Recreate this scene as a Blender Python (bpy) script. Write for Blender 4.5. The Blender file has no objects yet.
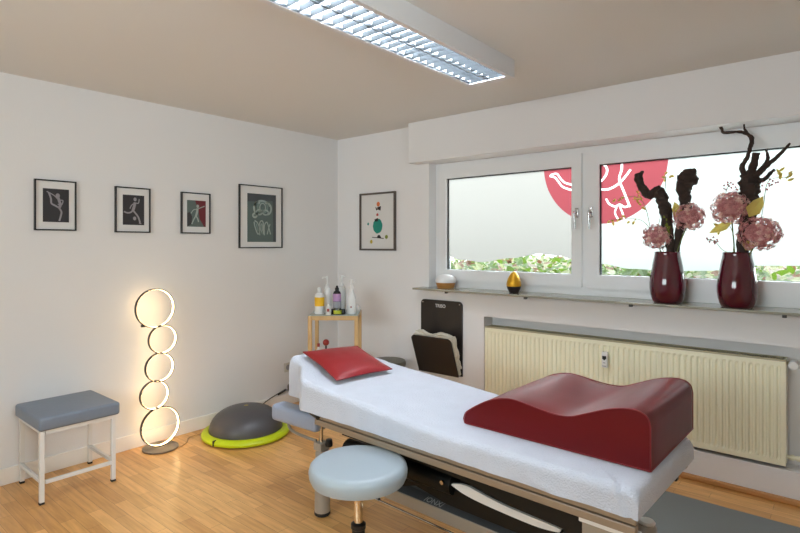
import bpy, bmesh, math, random
from mathutils import Vector, Matrix, noise
from mathutils.geometry import delaunay_2d_cdt
random.seed(7)
pi = math.pi
sc = bpy.context.scene
COL = sc.collection
R = math.radians

# ------------------------------------------------------------ camera
FPX, YAW, HOR, EYE = 538.4, 0.6985, 244.1, 1.42
CX, CY = 3.8348, -3.6236
FW = Vector((-math.sin(YAW), math.cos(YAW), 0)); RT = Vector((math.cos(YAW), math.sin(YAW), 0))
CAMP = Vector((CX, CY, EYE))
cam = bpy.data.cameras.new('camera'); co = bpy.data.objects.new('camera', cam); COL.objects.link(co)
co.location = CAMP; co.rotation_euler = (pi/2, 0, YAW)
cam.lens = FPX/800*36; cam.sensor_width = 36; cam.shift_y = -(266.5-HOR)/800
sc.camera = co
def ray(u, v): return FW + RT*((u-400)/FPX) + Vector((0, 0, -(v-HOR)/FPX))
def ony(u, v, y):
    r = ray(u, v); return CAMP + r*((y-CY)/r.y)
def onz(u, v, z):
    r = ray(u, v); return CAMP + r*((z-EYE)/r.z)
def onx(u, v, x):
    r = ray(u, v); return CAMP + r*((x-CX)/r.x)

# ------------------------------------------------------------ materials
def lin(c): return tuple((x/12.92 if x <= .04045 else ((x+.055)/1.055)**2.4) for x in [v/255 for v in c])
def mat(name, rgb, rough=.5, metal=0, bump=0, bscale=60, var=0, vscale=8, coat=0, spec=.5, sheen=0, emit=None, es=0, detail=3):
    m = bpy.data.materials.new(name); m.use_nodes = True
    nt = m.node_tree; b = nt.nodes['Principled BSDF']
    c = lin(rgb); b.inputs['Base Color'].default_value = (*c, 1)
    b.inputs['Roughness'].default_value = rough; b.inputs['Metallic'].default_value = metal
    b.inputs['Specular IOR Level'].default_value = spec
    if coat: b.inputs['Coat Weight'].default_value = coat; b.inputs['Coat Roughness'].default_value = .08 if rough < .3 or rough > .45 else .28
    if sheen: b.inputs['Sheen Weight'].default_value = sheen
    if emit: b.inputs['Emission Color'].default_value = (*lin(emit), 1); b.inputs['Emission Strength'].default_value = es
    tc = nt.nodes.new('ShaderNodeTexCoord')
    if var:
        n = nt.nodes.new('ShaderNodeTexNoise'); n.inputs['Scale'].default_value = vscale; n.inputs['Detail'].default_value = 4
        nt.links.new(tc.outputs['Object'], n.inputs['Vector'])
        mx = nt.nodes.new('ShaderNodeMix'); mx.data_type = 'RGBA'
        mx.inputs[6].default_value = (*[x*(1-var) for x in c], 1); mx.inputs[7].default_value = (*[min(1, x*(1+var)) for x in c], 1)
        nt.links.new(n.outputs['Fac'], mx.inputs[0]); nt.links.new(mx.outputs[2], b.inputs['Base Color'])
    if bump:
        n = nt.nodes.new('ShaderNodeTexNoise'); n.inputs['Scale'].default_value = bscale; n.inputs['Detail'].default_value = detail
        nt.links.new(tc.outputs['Object'], n.inputs['Vector'])
        bp = nt.nodes.new('ShaderNodeBump'); bp.inputs['Strength'].default_value = bump; bp.inputs['Distance'].default_value = .01
        nt.links.new(n.outputs['Fac'], bp.inputs['Height']); nt.links.new(bp.outputs['Normal'], b.inputs['Normal'])
    return m
def emis(name, rgb, s):
    m = bpy.data.materials.new(name); m.use_nodes = True; nt = m.node_tree
    nt.nodes.remove(nt.nodes['Principled BSDF']); e = nt.nodes.new('ShaderNodeEmission')
    e.inputs[0].default_value = (*lin(rgb), 1); e.inputs[1].default_value = s
    nt.links.new(e.outputs[0], nt.nodes['Material Output'].inputs[0]); return m
def film(name, rgb, refl=.15):
    m = bpy.data.materials.new(name); m.use_nodes = True; nt = m.node_tree
    nt.nodes.remove(nt.nodes['Principled BSDF'])
    t = nt.nodes.new('ShaderNodeBsdfTranslucent'); t.inputs[0].default_value = (*lin(rgb), 1)
    d = nt.nodes.new('ShaderNodeBsdfDiffuse'); d.inputs[0].default_value = (*lin(rgb), 1)
    mx = nt.nodes.new('ShaderNodeMixShader'); mx.inputs[0].default_value = refl
    nt.links.new(t.outputs[0], mx.inputs[1]); nt.links.new(d.outputs[0], mx.inputs[2])
    nt.links.new(mx.outputs[0], nt.nodes['Material Output'].inputs[0]); return m
def glassm(name, tint=(250, 253, 252)):
    m = bpy.data.materials.new(name); m.use_nodes = True; nt = m.node_tree
    nt.nodes.remove(nt.nodes['Principled BSDF'])
    t = nt.nodes.new('ShaderNodeBsdfTransparent'); t.inputs[0].default_value = (*lin(tint), 1)
    g = nt.nodes.new('ShaderNodeBsdfGlossy'); g.inputs['Roughness'].default_value = .02
    f = nt.nodes.new('ShaderNodeFresnel'); f.inputs[0].default_value = 1.45
    mx = nt.nodes.new('ShaderNodeMixShader')
    nt.links.new(f.outputs[0], mx.inputs[0]); nt.links.new(t.outputs[0], mx.inputs[1]); nt.links.new(g.outputs[0], mx.inputs[2])
    nt.links.new(mx.outputs[0], nt.nodes['Material Output'].inputs[0]); return m
def floor_mat():
    m = bpy.data.materials.new('beech_strip_floor'); m.use_nodes = True; nt = m.node_tree; b = nt.nodes['Principled BSDF']
    tc = nt.nodes.new('ShaderNodeTexCoord')
    br = nt.nodes.new('ShaderNodeTexBrick'); br.offset = .37; br.squash = 1
    br.inputs['Color1'].default_value = (*lin((236, 184, 116)), 1); br.inputs['Color2'].default_value = (*lin((206, 150, 86)), 1)
    br.inputs['Mortar'].default_value = (*lin((150, 100, 60)), 1)
    br.inputs['Scale'].default_value = 1; br.inputs['Mortar Size'].default_value = .0009; br.inputs['Mortar Smooth'].default_value = .3
    br.inputs['Brick Width'].default_value = .46; br.inputs['Row Height'].default_value = .066; br.inputs['Bias'].default_value = -.1
    nt.links.new(tc.outputs['Object'], br.inputs['Vector'])
    mp = nt.nodes.new('ShaderNodeMapping'); mp.inputs['Scale'].default_value = (3, 34, 1)
    nt.links.new(tc.outputs['Object'], mp.inputs['Vector'])
    n = nt.nodes.new('ShaderNodeTexNoise'); n.inputs['Scale'].default_value = 1.6; n.inputs['Detail'].default_value = 6
    nt.links.new(mp.outputs[0], n.inputs['Vector'])
    cr = nt.nodes.new('ShaderNodeValToRGB'); cr.color_ramp.elements[0].position = .3; cr.color_ramp.elements[0].color = (.74, .66, .58, 1)
    cr.color_ramp.elements[1].position = .68; cr.color_ramp.elements[1].color = (1.05, 1.05, 1.05, 1)
    nt.links.new(n.outputs['Fac'], cr.inputs[0])
    mx = nt.nodes.new('ShaderNodeMix'); mx.data_type = 'RGBA'; mx.blend_type = 'MULTIPLY'; mx.inputs[0].default_value = .8
    nt.links.new(br.outputs['Color'], mx.inputs[6]); nt.links.new(cr.outputs[0], mx.inputs[7])
    nt.links.new(mx.outputs[2], b.inputs['Base Color'])
    b.inputs['Roughness'].default_value = .28; b.inputs['Specular IOR Level'].default_value = .5
    return m
def wood(name, a, b_, scale=(1.5, 30, 30), rough=.45):
    m = mat(name, a, rough); nt = m.node_tree; b = nt.nodes['Principled BSDF']
    tc = nt.nodes.new('ShaderNodeTexCoord'); mp = nt.nodes.new('ShaderNodeMapping'); mp.inputs['Scale'].default_value = scale
    n = nt.nodes.new('ShaderNodeTexNoise'); n.inputs['Scale'].default_value = 1.5; n.inputs['Detail'].default_value = 5
    mx = nt.nodes.new('ShaderNodeMix'); mx.data_type = 'RGBA'; mx.inputs[6].default_value = (*lin(a), 1); mx.inputs[7].default_value = (*lin(b_), 1)
    nt.links.new(tc.outputs['Object'], mp.inputs[0]); nt.links.new(mp.outputs[0], n.inputs['Vector']); nt.links.new(n.outputs['Fac'], mx.inputs[0]); nt.links.new(mx.outputs[2], b.inputs['Base Color'])
    return m

M = dict(
 wall=mat('wall_paint', (231, 230, 230), .9, bump=.08, bscale=90), wallw=mat('window_wall_paint', (238, 237, 238), .9, bump=.12, bscale=120),
 ceil=mat('ceiling_paint', (228, 226, 222), .95), box=mat('shutter_box_paint', (236, 235, 236), .8), floor=floor_mat(),
 base=mat('white_baseboard', (244, 240, 234), .5), oak=wood('oak_strip', (206, 152, 96), (176, 122, 72)),
 pvc=mat('white_pvc', (240, 241, 242), .3), gasket=mat('black_gasket', (20, 22, 22), .6), sill=mat('grey_stone_sill', (150, 147, 132), .18, var=.08, vscale=40),
 silver=mat('silver_metal', (200, 200, 200), .25, 1), chrome=mat('chrome', (215, 205, 190), .15, 1),
 glass=glassm('clear_glass'), film=film('frosted_film', (157, 152, 147)), film2=film('overlit_frosted_film', (184, 187, 184)), red=film('red_film', (146, 68, 74)), wfilm=film('white_film', (255, 255, 255), .05), pink=film('pink_line_film', (232, 196, 196)),  # film2: same frosted film, made paler to paint the right pane's overexposure
 cream=mat('cream_enamel', (248, 244, 216), .35), creamd=mat('cream_grille', (176, 168, 136), .4), whitep=mat('white_plastic', (232, 232, 230), .35), black=mat('black_plastic', (16, 16, 17), .4),
 blackm=mat('black_frame_metal', (14, 14, 15), .3), grey=mat('dark_grey_plastic', (66, 64, 66), .5),
 lampbox=mat('lamp_housing', (222, 222, 224), .4), louvre=mat('louvre_blades', (52, 56, 58), .3, .3), tube=emis('fluorescent_tube', (232, 242, 255), 62.0), refl=mat('lamp_reflector', (225, 230, 232), .25, .2),
 ring=emis('warm_led', (255, 216, 156), 8.0), ringb=mat('lamp_black', (28, 26, 25), .4), lampbase=mat('lamp_base_taupe', (126, 112, 96), .45),
 cord=mat('clear_cord', (190, 150, 100), .3), blackcord=mat('black_cord', (18, 17, 16), .5),
 seatgrey=mat('blue_grey_vinyl', (118, 128, 142), .42, bump=.1, bscale=25), seatlight=mat('light_blue_vinyl', (158, 169, 176), .42, bump=.05, bscale=160), padblue=mat('pale_blue_vinyl', (150, 160, 180), .5),
 whitem=mat('white_steel', (226, 224, 220), .4), rubber=mat('black_rubber', (30, 28, 28), .7),
 lime=mat('lime_rubber', (190, 206, 8), .42), dome=mat('charcoal_dome', (74, 72, 74), .42, bump=.05, bscale=200), domeg=mat('gold_emblem', (170, 150, 60), .5),
 sheet=mat('terry_sheet', (196, 200, 211), .95, bump=.6, bscale=170, var=.085, vscale=11, sheen=.3, detail=6), matt=mat('mattress_vinyl', (160, 170, 188), .5),
 redl=mat('red_leatherette', (94, 5, 9), .40, bump=.06, bscale=14, var=.12, vscale=5, spec=.22), redp=mat('red_pillow_leather', (126, 15, 20), .4, bump=.12, bscale=16), redpipe=mat('red_piping', (120, 14, 22), .35),
 taupe=mat('taupe_enamel', (150, 132, 112), .4, .2), taupel=mat('taupe_foot', (160, 150, 138), .4), steelg=mat('grey_rail', (154, 146, 135), .4, .35), blackg=mat('black_gloss_frame', (8, 9, 8), .45, spec=.3), railtop=mat('dark_rail_top', (62, 64, 66), .45), lettering=mat('grey_letters', (150, 152, 150), .5),
 matg=mat('grey_floor_mat', (122, 124, 122), .85, bump=.2, bscale=300), bin=mat('olive_grey_plastic', (104, 99, 86), .5),
 beech=wood('beech_trolley', (206, 172, 120), (186, 150, 100), (20, 20, 2)), board=mat('black_brown_board', (38, 33, 32), .38), pad=mat('cream_cloth_pad', (208, 202, 188), .9, bump=.4, bscale=60), letw=mat('white_letters', (215, 215, 215), .5),
 mount=mat('passepartout', (226, 224, 222), .5, coat=.3), print=mat('black_print', (42, 40, 44), .6, coat=.25), fig=mat('silver_figure', (150, 146, 150), .6, coat=.2), figd=mat('grey_figure', (118, 116, 120), .6, coat=.2),
 pgreen=mat('grey_green_print', (84, 100, 96), .6, coat=.25), pred=mat('dark_red_print', (100, 22, 34), .6, coat=.25), ptop=mat('dark_slate_print', (64, 70, 74), .6, coat=.25), figg=mat('pale_green_figure', (158, 170, 164), .6), gfig2=mat('mid_green_figure', (116, 136, 130), .6),
 brownf=mat('grey_brown_frame', (98, 88, 82), .35, .3), teal=mat('teal_ink', (30, 138, 122), .6), orange=mat('orange_ink', (214, 112, 60), .6), redink=mat('red_ink', (190, 70, 60), .6), inkb=mat('black_ink', (40, 34, 34), .6), yellow=mat('yellow_ink', (196, 172, 60), .6), olive=mat('olive_ink', (130, 140, 50), .6),
 vase=mat('burgundy_glaze', (78, 8, 26), .12, var=.25, vscale=12, coat=.6), bark=mat('dark_bark', (58, 44, 38), .85, bump=.9, bscale=40, var=.4, vscale=30), flower=mat('dusty_pink_floret', (232, 180, 180), .8, var=.3, vscale=35), flowerd=mat('mauve_floret', (204, 146, 148), .8, var=.3, vscale=35), flowerp=mat('pale_floret', (246, 218, 208), .8), stem=mat('green_stem', (96, 108, 50), .7),
 dryleaf=mat('yellow_dry_leaf', (206, 182, 96), .7, var=.2, vscale=30), moss=mat('moss', (112, 120, 40), .9), seed=mat('pink_seed', (170, 110, 110), .8),
 gold=mat('gold_egg', (214, 160, 40), .3, .7, bump=.4, bscale=60), dark=mat('dark_base', (36, 26, 26), .35), ceramic=mat('white_ceramic', (235, 234, 234), .3), bamboo=wood('wood_base', (190, 136, 72), (160, 108, 52)),
 bwhite=mat('bottle_white', (226, 226, 224), .35), bclear=mat('bottle_frosted', (214, 216, 214), .3), byel=mat('yellow_label', (232, 182, 30), .5), bdark=mat('dark_bottle', (26, 22, 22), .25), bpurp=mat('purple_label', (176, 140, 186), .5), bgrey=mat('grey_label', (150, 152, 160), .5), lab_green=mat('lime_label', (168, 176, 40), .5), bred=mat('red_plastic', (150, 40, 34), .4),
 leafa=mat('ivy_green', (50, 70, 24), .6, var=.35, vscale=9), leafb=mat('ivy_pale', (112, 114, 84), .6, var=.2, vscale=9), leafc=mat('ivy_brown', (86, 60, 46), .7, var=.3, vscale=9), soil=mat('garden_soil', (70, 60, 48), .9, var=.3, vscale=4), vent=mat('socket_plastic', (205, 200, 190), .4))
def leafify(m, c):
    nt = m.node_tree; b = nt.nodes['Principled BSDF']; t = nt.nodes.new('ShaderNodeBsdfTranslucent'); t.inputs[0].default_value = (*lin(c), 1)
    mx = nt.nodes.new('ShaderNodeMixShader'); mx.inputs[0].default_value = .4
    nt.links.new(b.outputs[0], mx.inputs[1]); nt.links.new(t.outputs[0], mx.inputs[2]); nt.links.new(mx.outputs[0], nt.nodes['Material Output'].inputs[0])
for k, c in (('flowerp', (255, 226, 214)), ('leafa', (80, 104, 28)), ('leafb', (134, 136, 100)), ('leafc', (104, 72, 50)), ('dryleaf', (220, 195, 100)), ('flower', (240, 184, 182)), ('flowerd', (214, 148, 150))): leafify(M[k], c)

# ------------------------------------------------------------ mesh helpers
class MB:
    def __init__(s): s.bm = bmesh.new()
    def box(s, x0, x1, y0, y1, z0, z1, bev=0, T=None, seg=2):
        g = bmesh.ops.create_cube(s.bm, size=1, matrix=Matrix.Translation(((x0+x1)/2, (y0+y1)/2, (z0+z1)/2)) @ Matrix.Diagonal((x1-x0, y1-y0, z1-z0, 1)))
        vs = g['verts']
        if bev:
            es = {e for v in vs for e in v.link_edges}
            r = bmesh.ops.bevel(s.bm, geom=list(es), offset=bev, segments=seg, affect='EDGES', profile=.5)
            vs = list({v for f in r['faces'] for v in f.verts} | {v for v in vs if v.is_valid})
        if T is not None: bmesh.ops.transform(s.bm, matrix=T, verts=vs)
        return s
    def lathe(s, prof, c=(0, 0, 0), n=32, T=None, cap=True, wob=None):
        rings = []
        for r, z in prof:
            ring = []
            for i in range(n):
                a = 2*pi*i/n; v = Vector((r*math.cos(a), r*math.sin(a), z))
                v = v+Vector(c)
                if T is not None: v = T @ v
                ring.append(s.bm.verts.new(v))
            rings.append(ring)
        for a, b in zip(rings, rings[1:]):
            for i in range(n):
                s.bm.faces.new((a[i], a[(i+1) % n], b[(i+1) % n], b[i]))
        if cap:
            s.bm.faces.new(rings[0][::-1]); s.bm.faces.new(rings[-1])
        return s
    def tube(s, pts, rad, n=10, closed=False, jit=0):
        pts = [Vector(p) for p in pts]; m = len(pts)
        rad = rad if isinstance(rad, (list, tuple)) else [rad]*m
        rings = []; up = None
        for i, p in enumerate(pts):
            if closed: t = (pts[(i+1) % m]-pts[i-1]).normalized()
            else: t = (pts[min(i+1, m-1)]-pts[max(i-1, 0)]).normalized()
            if up is None:
                up = Vector((0, 0, 1)) if abs(t.z) < .9 else Vector((1, 0, 0))
            a = t.cross(up).normalized(); b = a.cross(t).normalized(); up = b
            ring = []
            for k in range(n):
                q = 2*pi*k/n; rr = rad[i]
                v = p + (a*math.cos(q)+b*math.sin(q))*rr
                if jit: v = p + (v-p)*(1+jit*noise.noise(v*45)+jit*.6*noise.noise(v*110))
                ring.append(s.bm.verts.new(v))
            rings.append(ring)
        prs = list(zip(rings, rings[1:])) + ([(rings[-1], rings[0])] if closed else [])
        for a, b in prs:
            for i in range(n): s.bm.faces.new((a[i], a[(i+1) % n], b[(i+1) % n], b[i]))
        if not closed:
            s.bm.faces.new(rings[0][::-1]); s.bm.faces.new(rings[-1])
        return s
    def prism(s, poly, ext, T=None):   # poly: list of Vectors, ext: Vector
        a = [s.bm.verts.new(Vector(p)) for p in poly]; b = [s.bm.verts.new(Vector(p)+Vector(ext)) for p in poly]
        n = len(a); s.bm.faces.new(a); s.bm.faces.new(b[::-1])
        for i in range(n): s.bm.faces.new((a[i], b[i], b[(i+1) % n], a[(i+1) % n]))
        if T is not None: bmesh.ops.transform(s.bm, matrix=T, verts=a+b)
        return s
    def poly(s, pts): s.bm.faces.new([s.bm.verts.new(Vector(p)) for p in pts]); return s
    def stroke(s, pts, w, f):           # flat ribbon; pts 2D; f maps 2D -> 3D
        for q in ribbon(pts, w): s.poly([f(*p) for p in q])
        return s
    def build(s, name, m, parent=None, smooth=False, loc=None):
        bmesh.ops.recalc_face_normals(s.bm, faces=s.bm.faces)
        me = bpy.data.meshes.new(name); s.bm.to_mesh(me); s.bm.free()
        o = bpy.data.objects.new(name, me); COL.objects.link(o)
        for mm in (m if isinstance(m, list) else [m]): me.materials.append(M[mm] if isinstance(mm, str) else mm)
        if smooth:
            for p in me.polygons: p.use_smooth = True
            try: me.set_sharp_from_angle(angle=R(38))
            except Exception: pass
        if parent is not None: o.parent = parent
        if loc is not None:
            L = Vector(loc); me.transform(Matrix.Translation(-L)); o.location = L
        return o
def ribbon(pts, w):
    out = []; pts = [Vector(p) for p in pts]
    N = []
    for i in range(len(pts)):
        t = (pts[min(i+1, len(pts)-1)]-pts[max(i-1, 0)]); t = t.normalized() if t.length else Vector((1, 0)); N.append(Vector((-t.y, t.x))*w/2)
    for i in range(len(pts)-1):
        a, b = pts[i], pts[i+1]; out.append([a+N[i], a-N[i], b-N[i+1], b+N[i+1]])
    return out
def smoothpts(pts, k=6):
    P = [Vector(p) for p in pts]; out = []
    for i in range(len(P)-1):
        p0 = P[max(i-1, 0)]; p1 = P[i]; p2 = P[i+1]; p3 = P[min(i+2, len(P)-1)]
        for j in range(k):
            t = j/k; out.append(.5*((2*p1)+(p2-p0)*t+(2*p0-5*p1+4*p2-p3)*t*t+(3*p1-p0-3*p2+p3)*t**3))
    out.append(P[-1]); return out
def tag(o, label=None, cat=None, group=None, kind=None):
    if label: o['label'] = label
    if cat: o['category'] = cat
    if group: o['group'] = group
    if kind: o['kind'] = kind
    return o
def thing(name, label, cat, loc=(0, 0, 0), rz=0, group=None):
    o = bpy.data.objects.new(name, None); COL.objects.link(o); o.location = loc; o.rotation_euler = (0, 0, rz); o.empty_display_size = .05
    return tag(o, label, cat, group)
def tree_copy(o, parent=None):
    c = o.copy(); COL.objects.link(c); c.parent = parent
    for ch in list(o.children): tree_copy(ch, c)
    return c
def struct(name, mb, m, parent=None, **k):
    o = mb.build(name, m, parent, **k); o['kind'] = 'structure'; return o

# ------------------------------------------------------------ room shell
H = 2.432; RX = 4.9; FY = -5.6
struct('floor', MB().box(-.1, RX+.1, FY-.1, .25, -.1, 0), 'floor')
struct('ceiling', MB().box(-.1, RX+.1, FY-.1, .25, H, H+.1), 'ceil')
struct('wall_left', MB().box(-.1, 0, FY-.1, .25, 0, H), 'wall')
BY0, BY1, BZ0, BZ1 = -4.3, -2.7, 1.15, 2.15
struct('wall_right', MB().box(RX, RX+.1, FY-.1, BY0, 0, H).box(RX, RX+.1, BY1, .25, 0, H).box(RX, RX+.1, BY0, BY1, 0, BZ0).box(RX, RX+.1, BY0, BY1, BZ1, H), 'wall')
BX0, BX1 = 1.2, 3.6
struct('wall_front', MB().box(0, BX0, FY-.1, FY, 0, H).box(BX1, RX, FY-.1, FY, 0, H).box(BX0, BX1, FY-.1, FY, 0, BZ0).box(BX0, BX1, FY-.1, FY, BZ1, H), 'wall')
w3 = bpy.data.objects.new('added_window_3', None); COL.objects.link(w3); w3['kind'] = 'structure'  # added window, unseen behind the camera, lets in extra daylight
f3 = MB()
for xx in (BX0, (BX0+BX1)/2-.03, BX1-.06): f3.box(xx, xx+.06, FY-.08, FY-.02, BZ0, BZ1)
f3.box(BX0, BX1, FY-.08, FY-.02, BZ0, BZ0+.06).box(BX0, BX1, FY-.08, FY-.02, BZ1-.06, BZ1)
f3.build('window_frame', 'pvc', w3)
MB().box(BX0+.06, BX1-.06, FY-.052, FY-.048, BZ0+.06, BZ1-.06).build('glass_pane', 'glass', w3)
w2 = bpy.data.objects.new('added_window_2', None); COL.objects.link(w2); w2['kind'] = 'structure'  # unseen side window, added to brighten the left wall
f2 = MB(); xx0, xx1 = RX+.02, RX+.08
for yy in (BY0, (BY0+BY1)/2-.03, BY1-.06): f2.box(xx0, xx1, yy, yy+.06, BZ0, BZ1)
f2.box(xx0, xx1, BY0, BY1, BZ0, BZ0+.06).box(xx0, xx1, BY0, BY1, BZ1-.06, BZ1)
f2.build('window_frame', 'pvc', w2)
MB().box(RX+.048, RX+.052, BY0+.06, BY1-.06, BZ0+.06, BZ1-.06).build('glass_pane', 'glass', w2)
def portal(x, y, z, sx, sz, rz):
    l = bpy.data.lights.new('portal', 'AREA'); l.shape = 'RECTANGLE'; l.size = sx; l.size_y = sz; l.cycles.is_portal = True
    p = bpy.data.objects.new('daylight_portal', l); COL.objects.link(p); p.location = (x, y, z); p.rotation_euler = (pi/2, 0, rz)
portal(RX+.11, (BY0+BY1)/2, (BZ0+BZ1)/2, BY1-BY0, BZ1-BZ0, pi/2)
portal((BX0+BX1)/2, FY-.11, (BZ0+BZ1)/2, BX1-BX0, BZ1-BZ0, 0)
portal(2.455, .26, 1.58, 2.75, 1.1, pi)
WX0, WX1, WZ0, WZ1 = 1.11, 3.80, 1.045, 2.10
NX0, NX1, NZ0, NZ1 = 1.644, 3.86, .178, .857
wb = MB()
wb.box(0, WX0, 0, .25, 0, H).box(WX1, RX, 0, .25, WZ0, H).box(WX0, WX1, 0, .25, WZ1, H)
wb.box(WX0, NX0, 0, .25, 0, WZ0).box(NX1, RX, 0, .25, 0, WZ0).box(NX0, NX1, 0, .25, 0, NZ0).box(NX0, NX1, 0, .25, NZ1, WZ0).box(NX0, NX1, .13, .25, NZ0, NZ1)
struct('wall_back', wb, 'wallw')
struct('trim_1', MB().box(.987, RX, -.127, -.0005, 2.097, H-.0005, bev=.003), 'box')                       # roller shutter box
struct('trim_2', MB().box(1.05, RX-.3, -.15, .10, 1.045, 1.06, bev=.003), 'sill')                     # window sill
# baseboards
bb = MB(); bb.box(0.0005, .014, FY+.001, -.0005, 0.0, .098, bev=.003)
struct('baseboard_left', bb, 'base')
struct('baseboard_back', MB().box(.015, RX-.001, -.022, -.0005, 0, .035, bev=.008), 'oak')

# sill brackets
for i, px in enumerate((448, 527, 632, 785)):
    p = ony(px, 296, -.1)
    b = thing('sill_bracket', ['small dark metal bracket under sill above the black folding panel', 'small dark metal bracket under sill right of the gold egg', 'small dark metal bracket under sill left of the left vase', 'small dark metal bracket under sill at right edge of the photo'][i], 'bracket', (p.x, 0, 1.045), group='brackets under the window sill')
    MB().box(-.006, .006, -.115, -.001, -.012, -.0005).build('arm', 'silver', b)
    MB().box(-.010, .010, -.135, -.112, -.016, -.0005, bev=.002).build('clip', 'grey', b)

# ------------------------------------------------------------ window
win = bpy.data.objects.new('window_1', None); COL.objects.link(win); win['kind'] = 'structure'
fr = MB(); a, b_ = .10, .17
fr.box(WX0, WX0+.06, a, b_, 1.06, WZ1).box(WX1-.06, WX1, a, b_, 1.06, WZ1).box(WX0+.06, WX1-.06, a, b_, WZ1-.05, WZ1).box(WX0+.06, WX1-.06, a, b_, 1.06, 1.125).box(2.37, 2.43, a, b_, 1.125, WZ1-.05)
fo = fr.build('window_frame', 'pvc', win); bvm = fo.modifiers.new('b', 'BEVEL'); bvm.width = .003; bvm.segments = 2
GZ0, GZ1 = 1.207, 1.968
DISC = (2.51, 1.985, .425)
def b7(x, y): # stroke traced on the film plane
    p = ony(540+x/3.807, 150+y/3.807, .121); return (p.x, p.z)
strokes = [
 ([(38, 100), (50, 92), (66, 92), (78, 108), (95, 124), (127, 134)], .016), ([(38, 100), (56, 104), (70, 120), (88, 141), (127, 155)], .016),
 ([(222, 50), (246, 58), (256, 76), (250, 98), (232, 120)], .018), ([(226, 150), (262, 149), (300, 128), (326, 100), (345, 74)], .018),
 ([(312, 42), (311, 75), (302, 112), (320, 160), (343, 217)], .018), ([(252, 186), (264, 205), (286, 215), (304, 208), (322, 217), (340, 212)], .016),
 ([(292, 218), (286, 240), (300, 268)], .014), ([(304, 214), (316, 244), (320, 262)], .014)]
pinks = [([(312, 276), (328, 340), (345, 388)], .006), ([(322, 274), (336, 330), (345, 388)], .005), ([(318, 350), (335, 362), (350, 372)], .006)]
def wavy(x):   # lower edge of the frosted film
    pts = [(1.2, 1.325), (1.35, 1.29), (1.55, 1.275), (1.8, 1.31), (2.05, 1.345), (2.2, 1.335), (2.35, 1.30), (2.5, 1.285), (2.7, 1.255), (2.95, 1.25), (3.15, 1.255), (3.4, 1.295), (3.7, 1.30)]
    for (x0, z0), (x1, z1) in zip(pts, pts[1:]):
        if x0 <= x <= x1: t = (x-x0)/(x1-x0); t = t*t*(3-2*t); return z0+(z1-z0)*t
    return 1.3
def inpoly_ribbon(p, quads):
    for q in quads:
        s = None; ok = True
        for i in range(4):
            e = q[(i+1) % 4]-q[i]; c = e.x*(p.y-q[i].y)-e.y*(p.x-q[i].x)
            if abs(c) < 1e-9: continue
            if s is None: s = c > 0
            elif (c > 0) != s: ok = False; break
        if ok: return True
    return False
ALLQ = [q for pts, w in strokes for q in ribbon(smoothpts([b7(*p) for p in pts], 6), w*.8)]
PQ = [q for pts, w in pinks for q in ribbon(smoothpts([b7(*p) for p in pts], 4), w)]
def make_film(x0, x1, parent):
    V = []; E = []
    def addloop(L):
        n = len(V); V.extend(Vector(p) for p in L); E.extend((n+i, n+(i+1) % len(L)) for i in range(len(L)))
    n = 60; addloop([(x0, GZ1), (x1, GZ1)] + [(x1+(x0-x1)*i/n, wavy(x1+(x0-x1)*i/n)) for i in range(n+1)])
    cx, cz, r = DISC
    addloop([(cx+r*math.cos(2*pi*i/96), cz+r*math.sin(2*pi*i/96)) for i in range(96)])
    for q in ALLQ + PQ:
        addloop(q)
    vs, es, fs, *_ = delaunay_2d_cdt(V, E, [], 0, 1e-6)
    out = {'film': MB(), 'red': MB(), 'white': MB(), 'pink': MB()}
    for f in fs:
        c = sum((vs[i] for i in f), Vector((0, 0)))/len(f)
        if not (x0 < c.x < x1 and c.y < GZ1 and c.y > wavy(c.x)): continue
        d = (c-Vector((cx, cz))).length < r
        k = 'white' if d and inpoly_ribbon(c, ALLQ) else ('red' if d else ('pink' if inpoly_ribbon(c, PQ) else 'film'))
        out[k].poly([(vs[i].x, .1195, vs[i].y) for i in f])
    for k, nm, m in (('film', 'frosted_film', 'film'), ('red', 'red_disc', 'red'), ('white', 'white_line_figure', 'wfilm'), ('pink', 'pink_line', 'pink')):
        if len(out[k].bm.faces):
            bmesh.ops.remove_doubles(out[k].bm, verts=out[k].bm.verts, dist=1e-6)
            out[k].build(nm, 'film2' if m == 'film' and x0 > 2.4 else m, parent)
        else: out[k].bm.free()
for sx0, sx1, gx0, gx1, hx in ((1.155, 2.383, 1.225, 2.311, 2.350), (2.417, 3.755, 2.503, 3.665, 2.452)):
    s = MB(); y0, y1 = .082, .15; z0, z1 = 1.115, 2.058
    s.box(sx0, gx0, y0, y1, z0, z1).box(gx1, sx1, y0, y1, z0, z1).box(gx0, gx1, y0, y1, z0, GZ0).box(gx0, gx1, y0, y1, GZ1, z1)
    so = s.build('window_sash', 'pvc', win)
    g = MB(); w = .006
    g.box(gx0, gx0+w, .105, .135, GZ0, GZ1).box(gx1-w, gx1, .105, .135, GZ0, GZ1).box(gx0, gx1, .105, .135, GZ1-w, GZ1).box(gx0, gx1, .115, .135, GZ0, GZ0+w*.4)
    g.build('gasket', 'gasket', so)
    MB().box(gx0, gx1, .121, .127, GZ0, GZ1).build('glass_pane', 'glass', so)
    make_film(gx0+.006, gx1-.006, so)
    hz = 1.64
    hm = MB(); hm.box(hx-.014, hx+.014, .070, .082, hz-.035, hz+.035, bev=.004)
    hm.tube([(hx, .075, hz), (hx, .04, hz+.004), (hx+.002, .028, hz-.004), (hx+.004, .026, hz-.05), (hx+.006, .03, hz-.115)], [.009, .009, .009, .008, .007], 10)
    hm.build('window_handle', 'silver', so, smooth=True)

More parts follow.
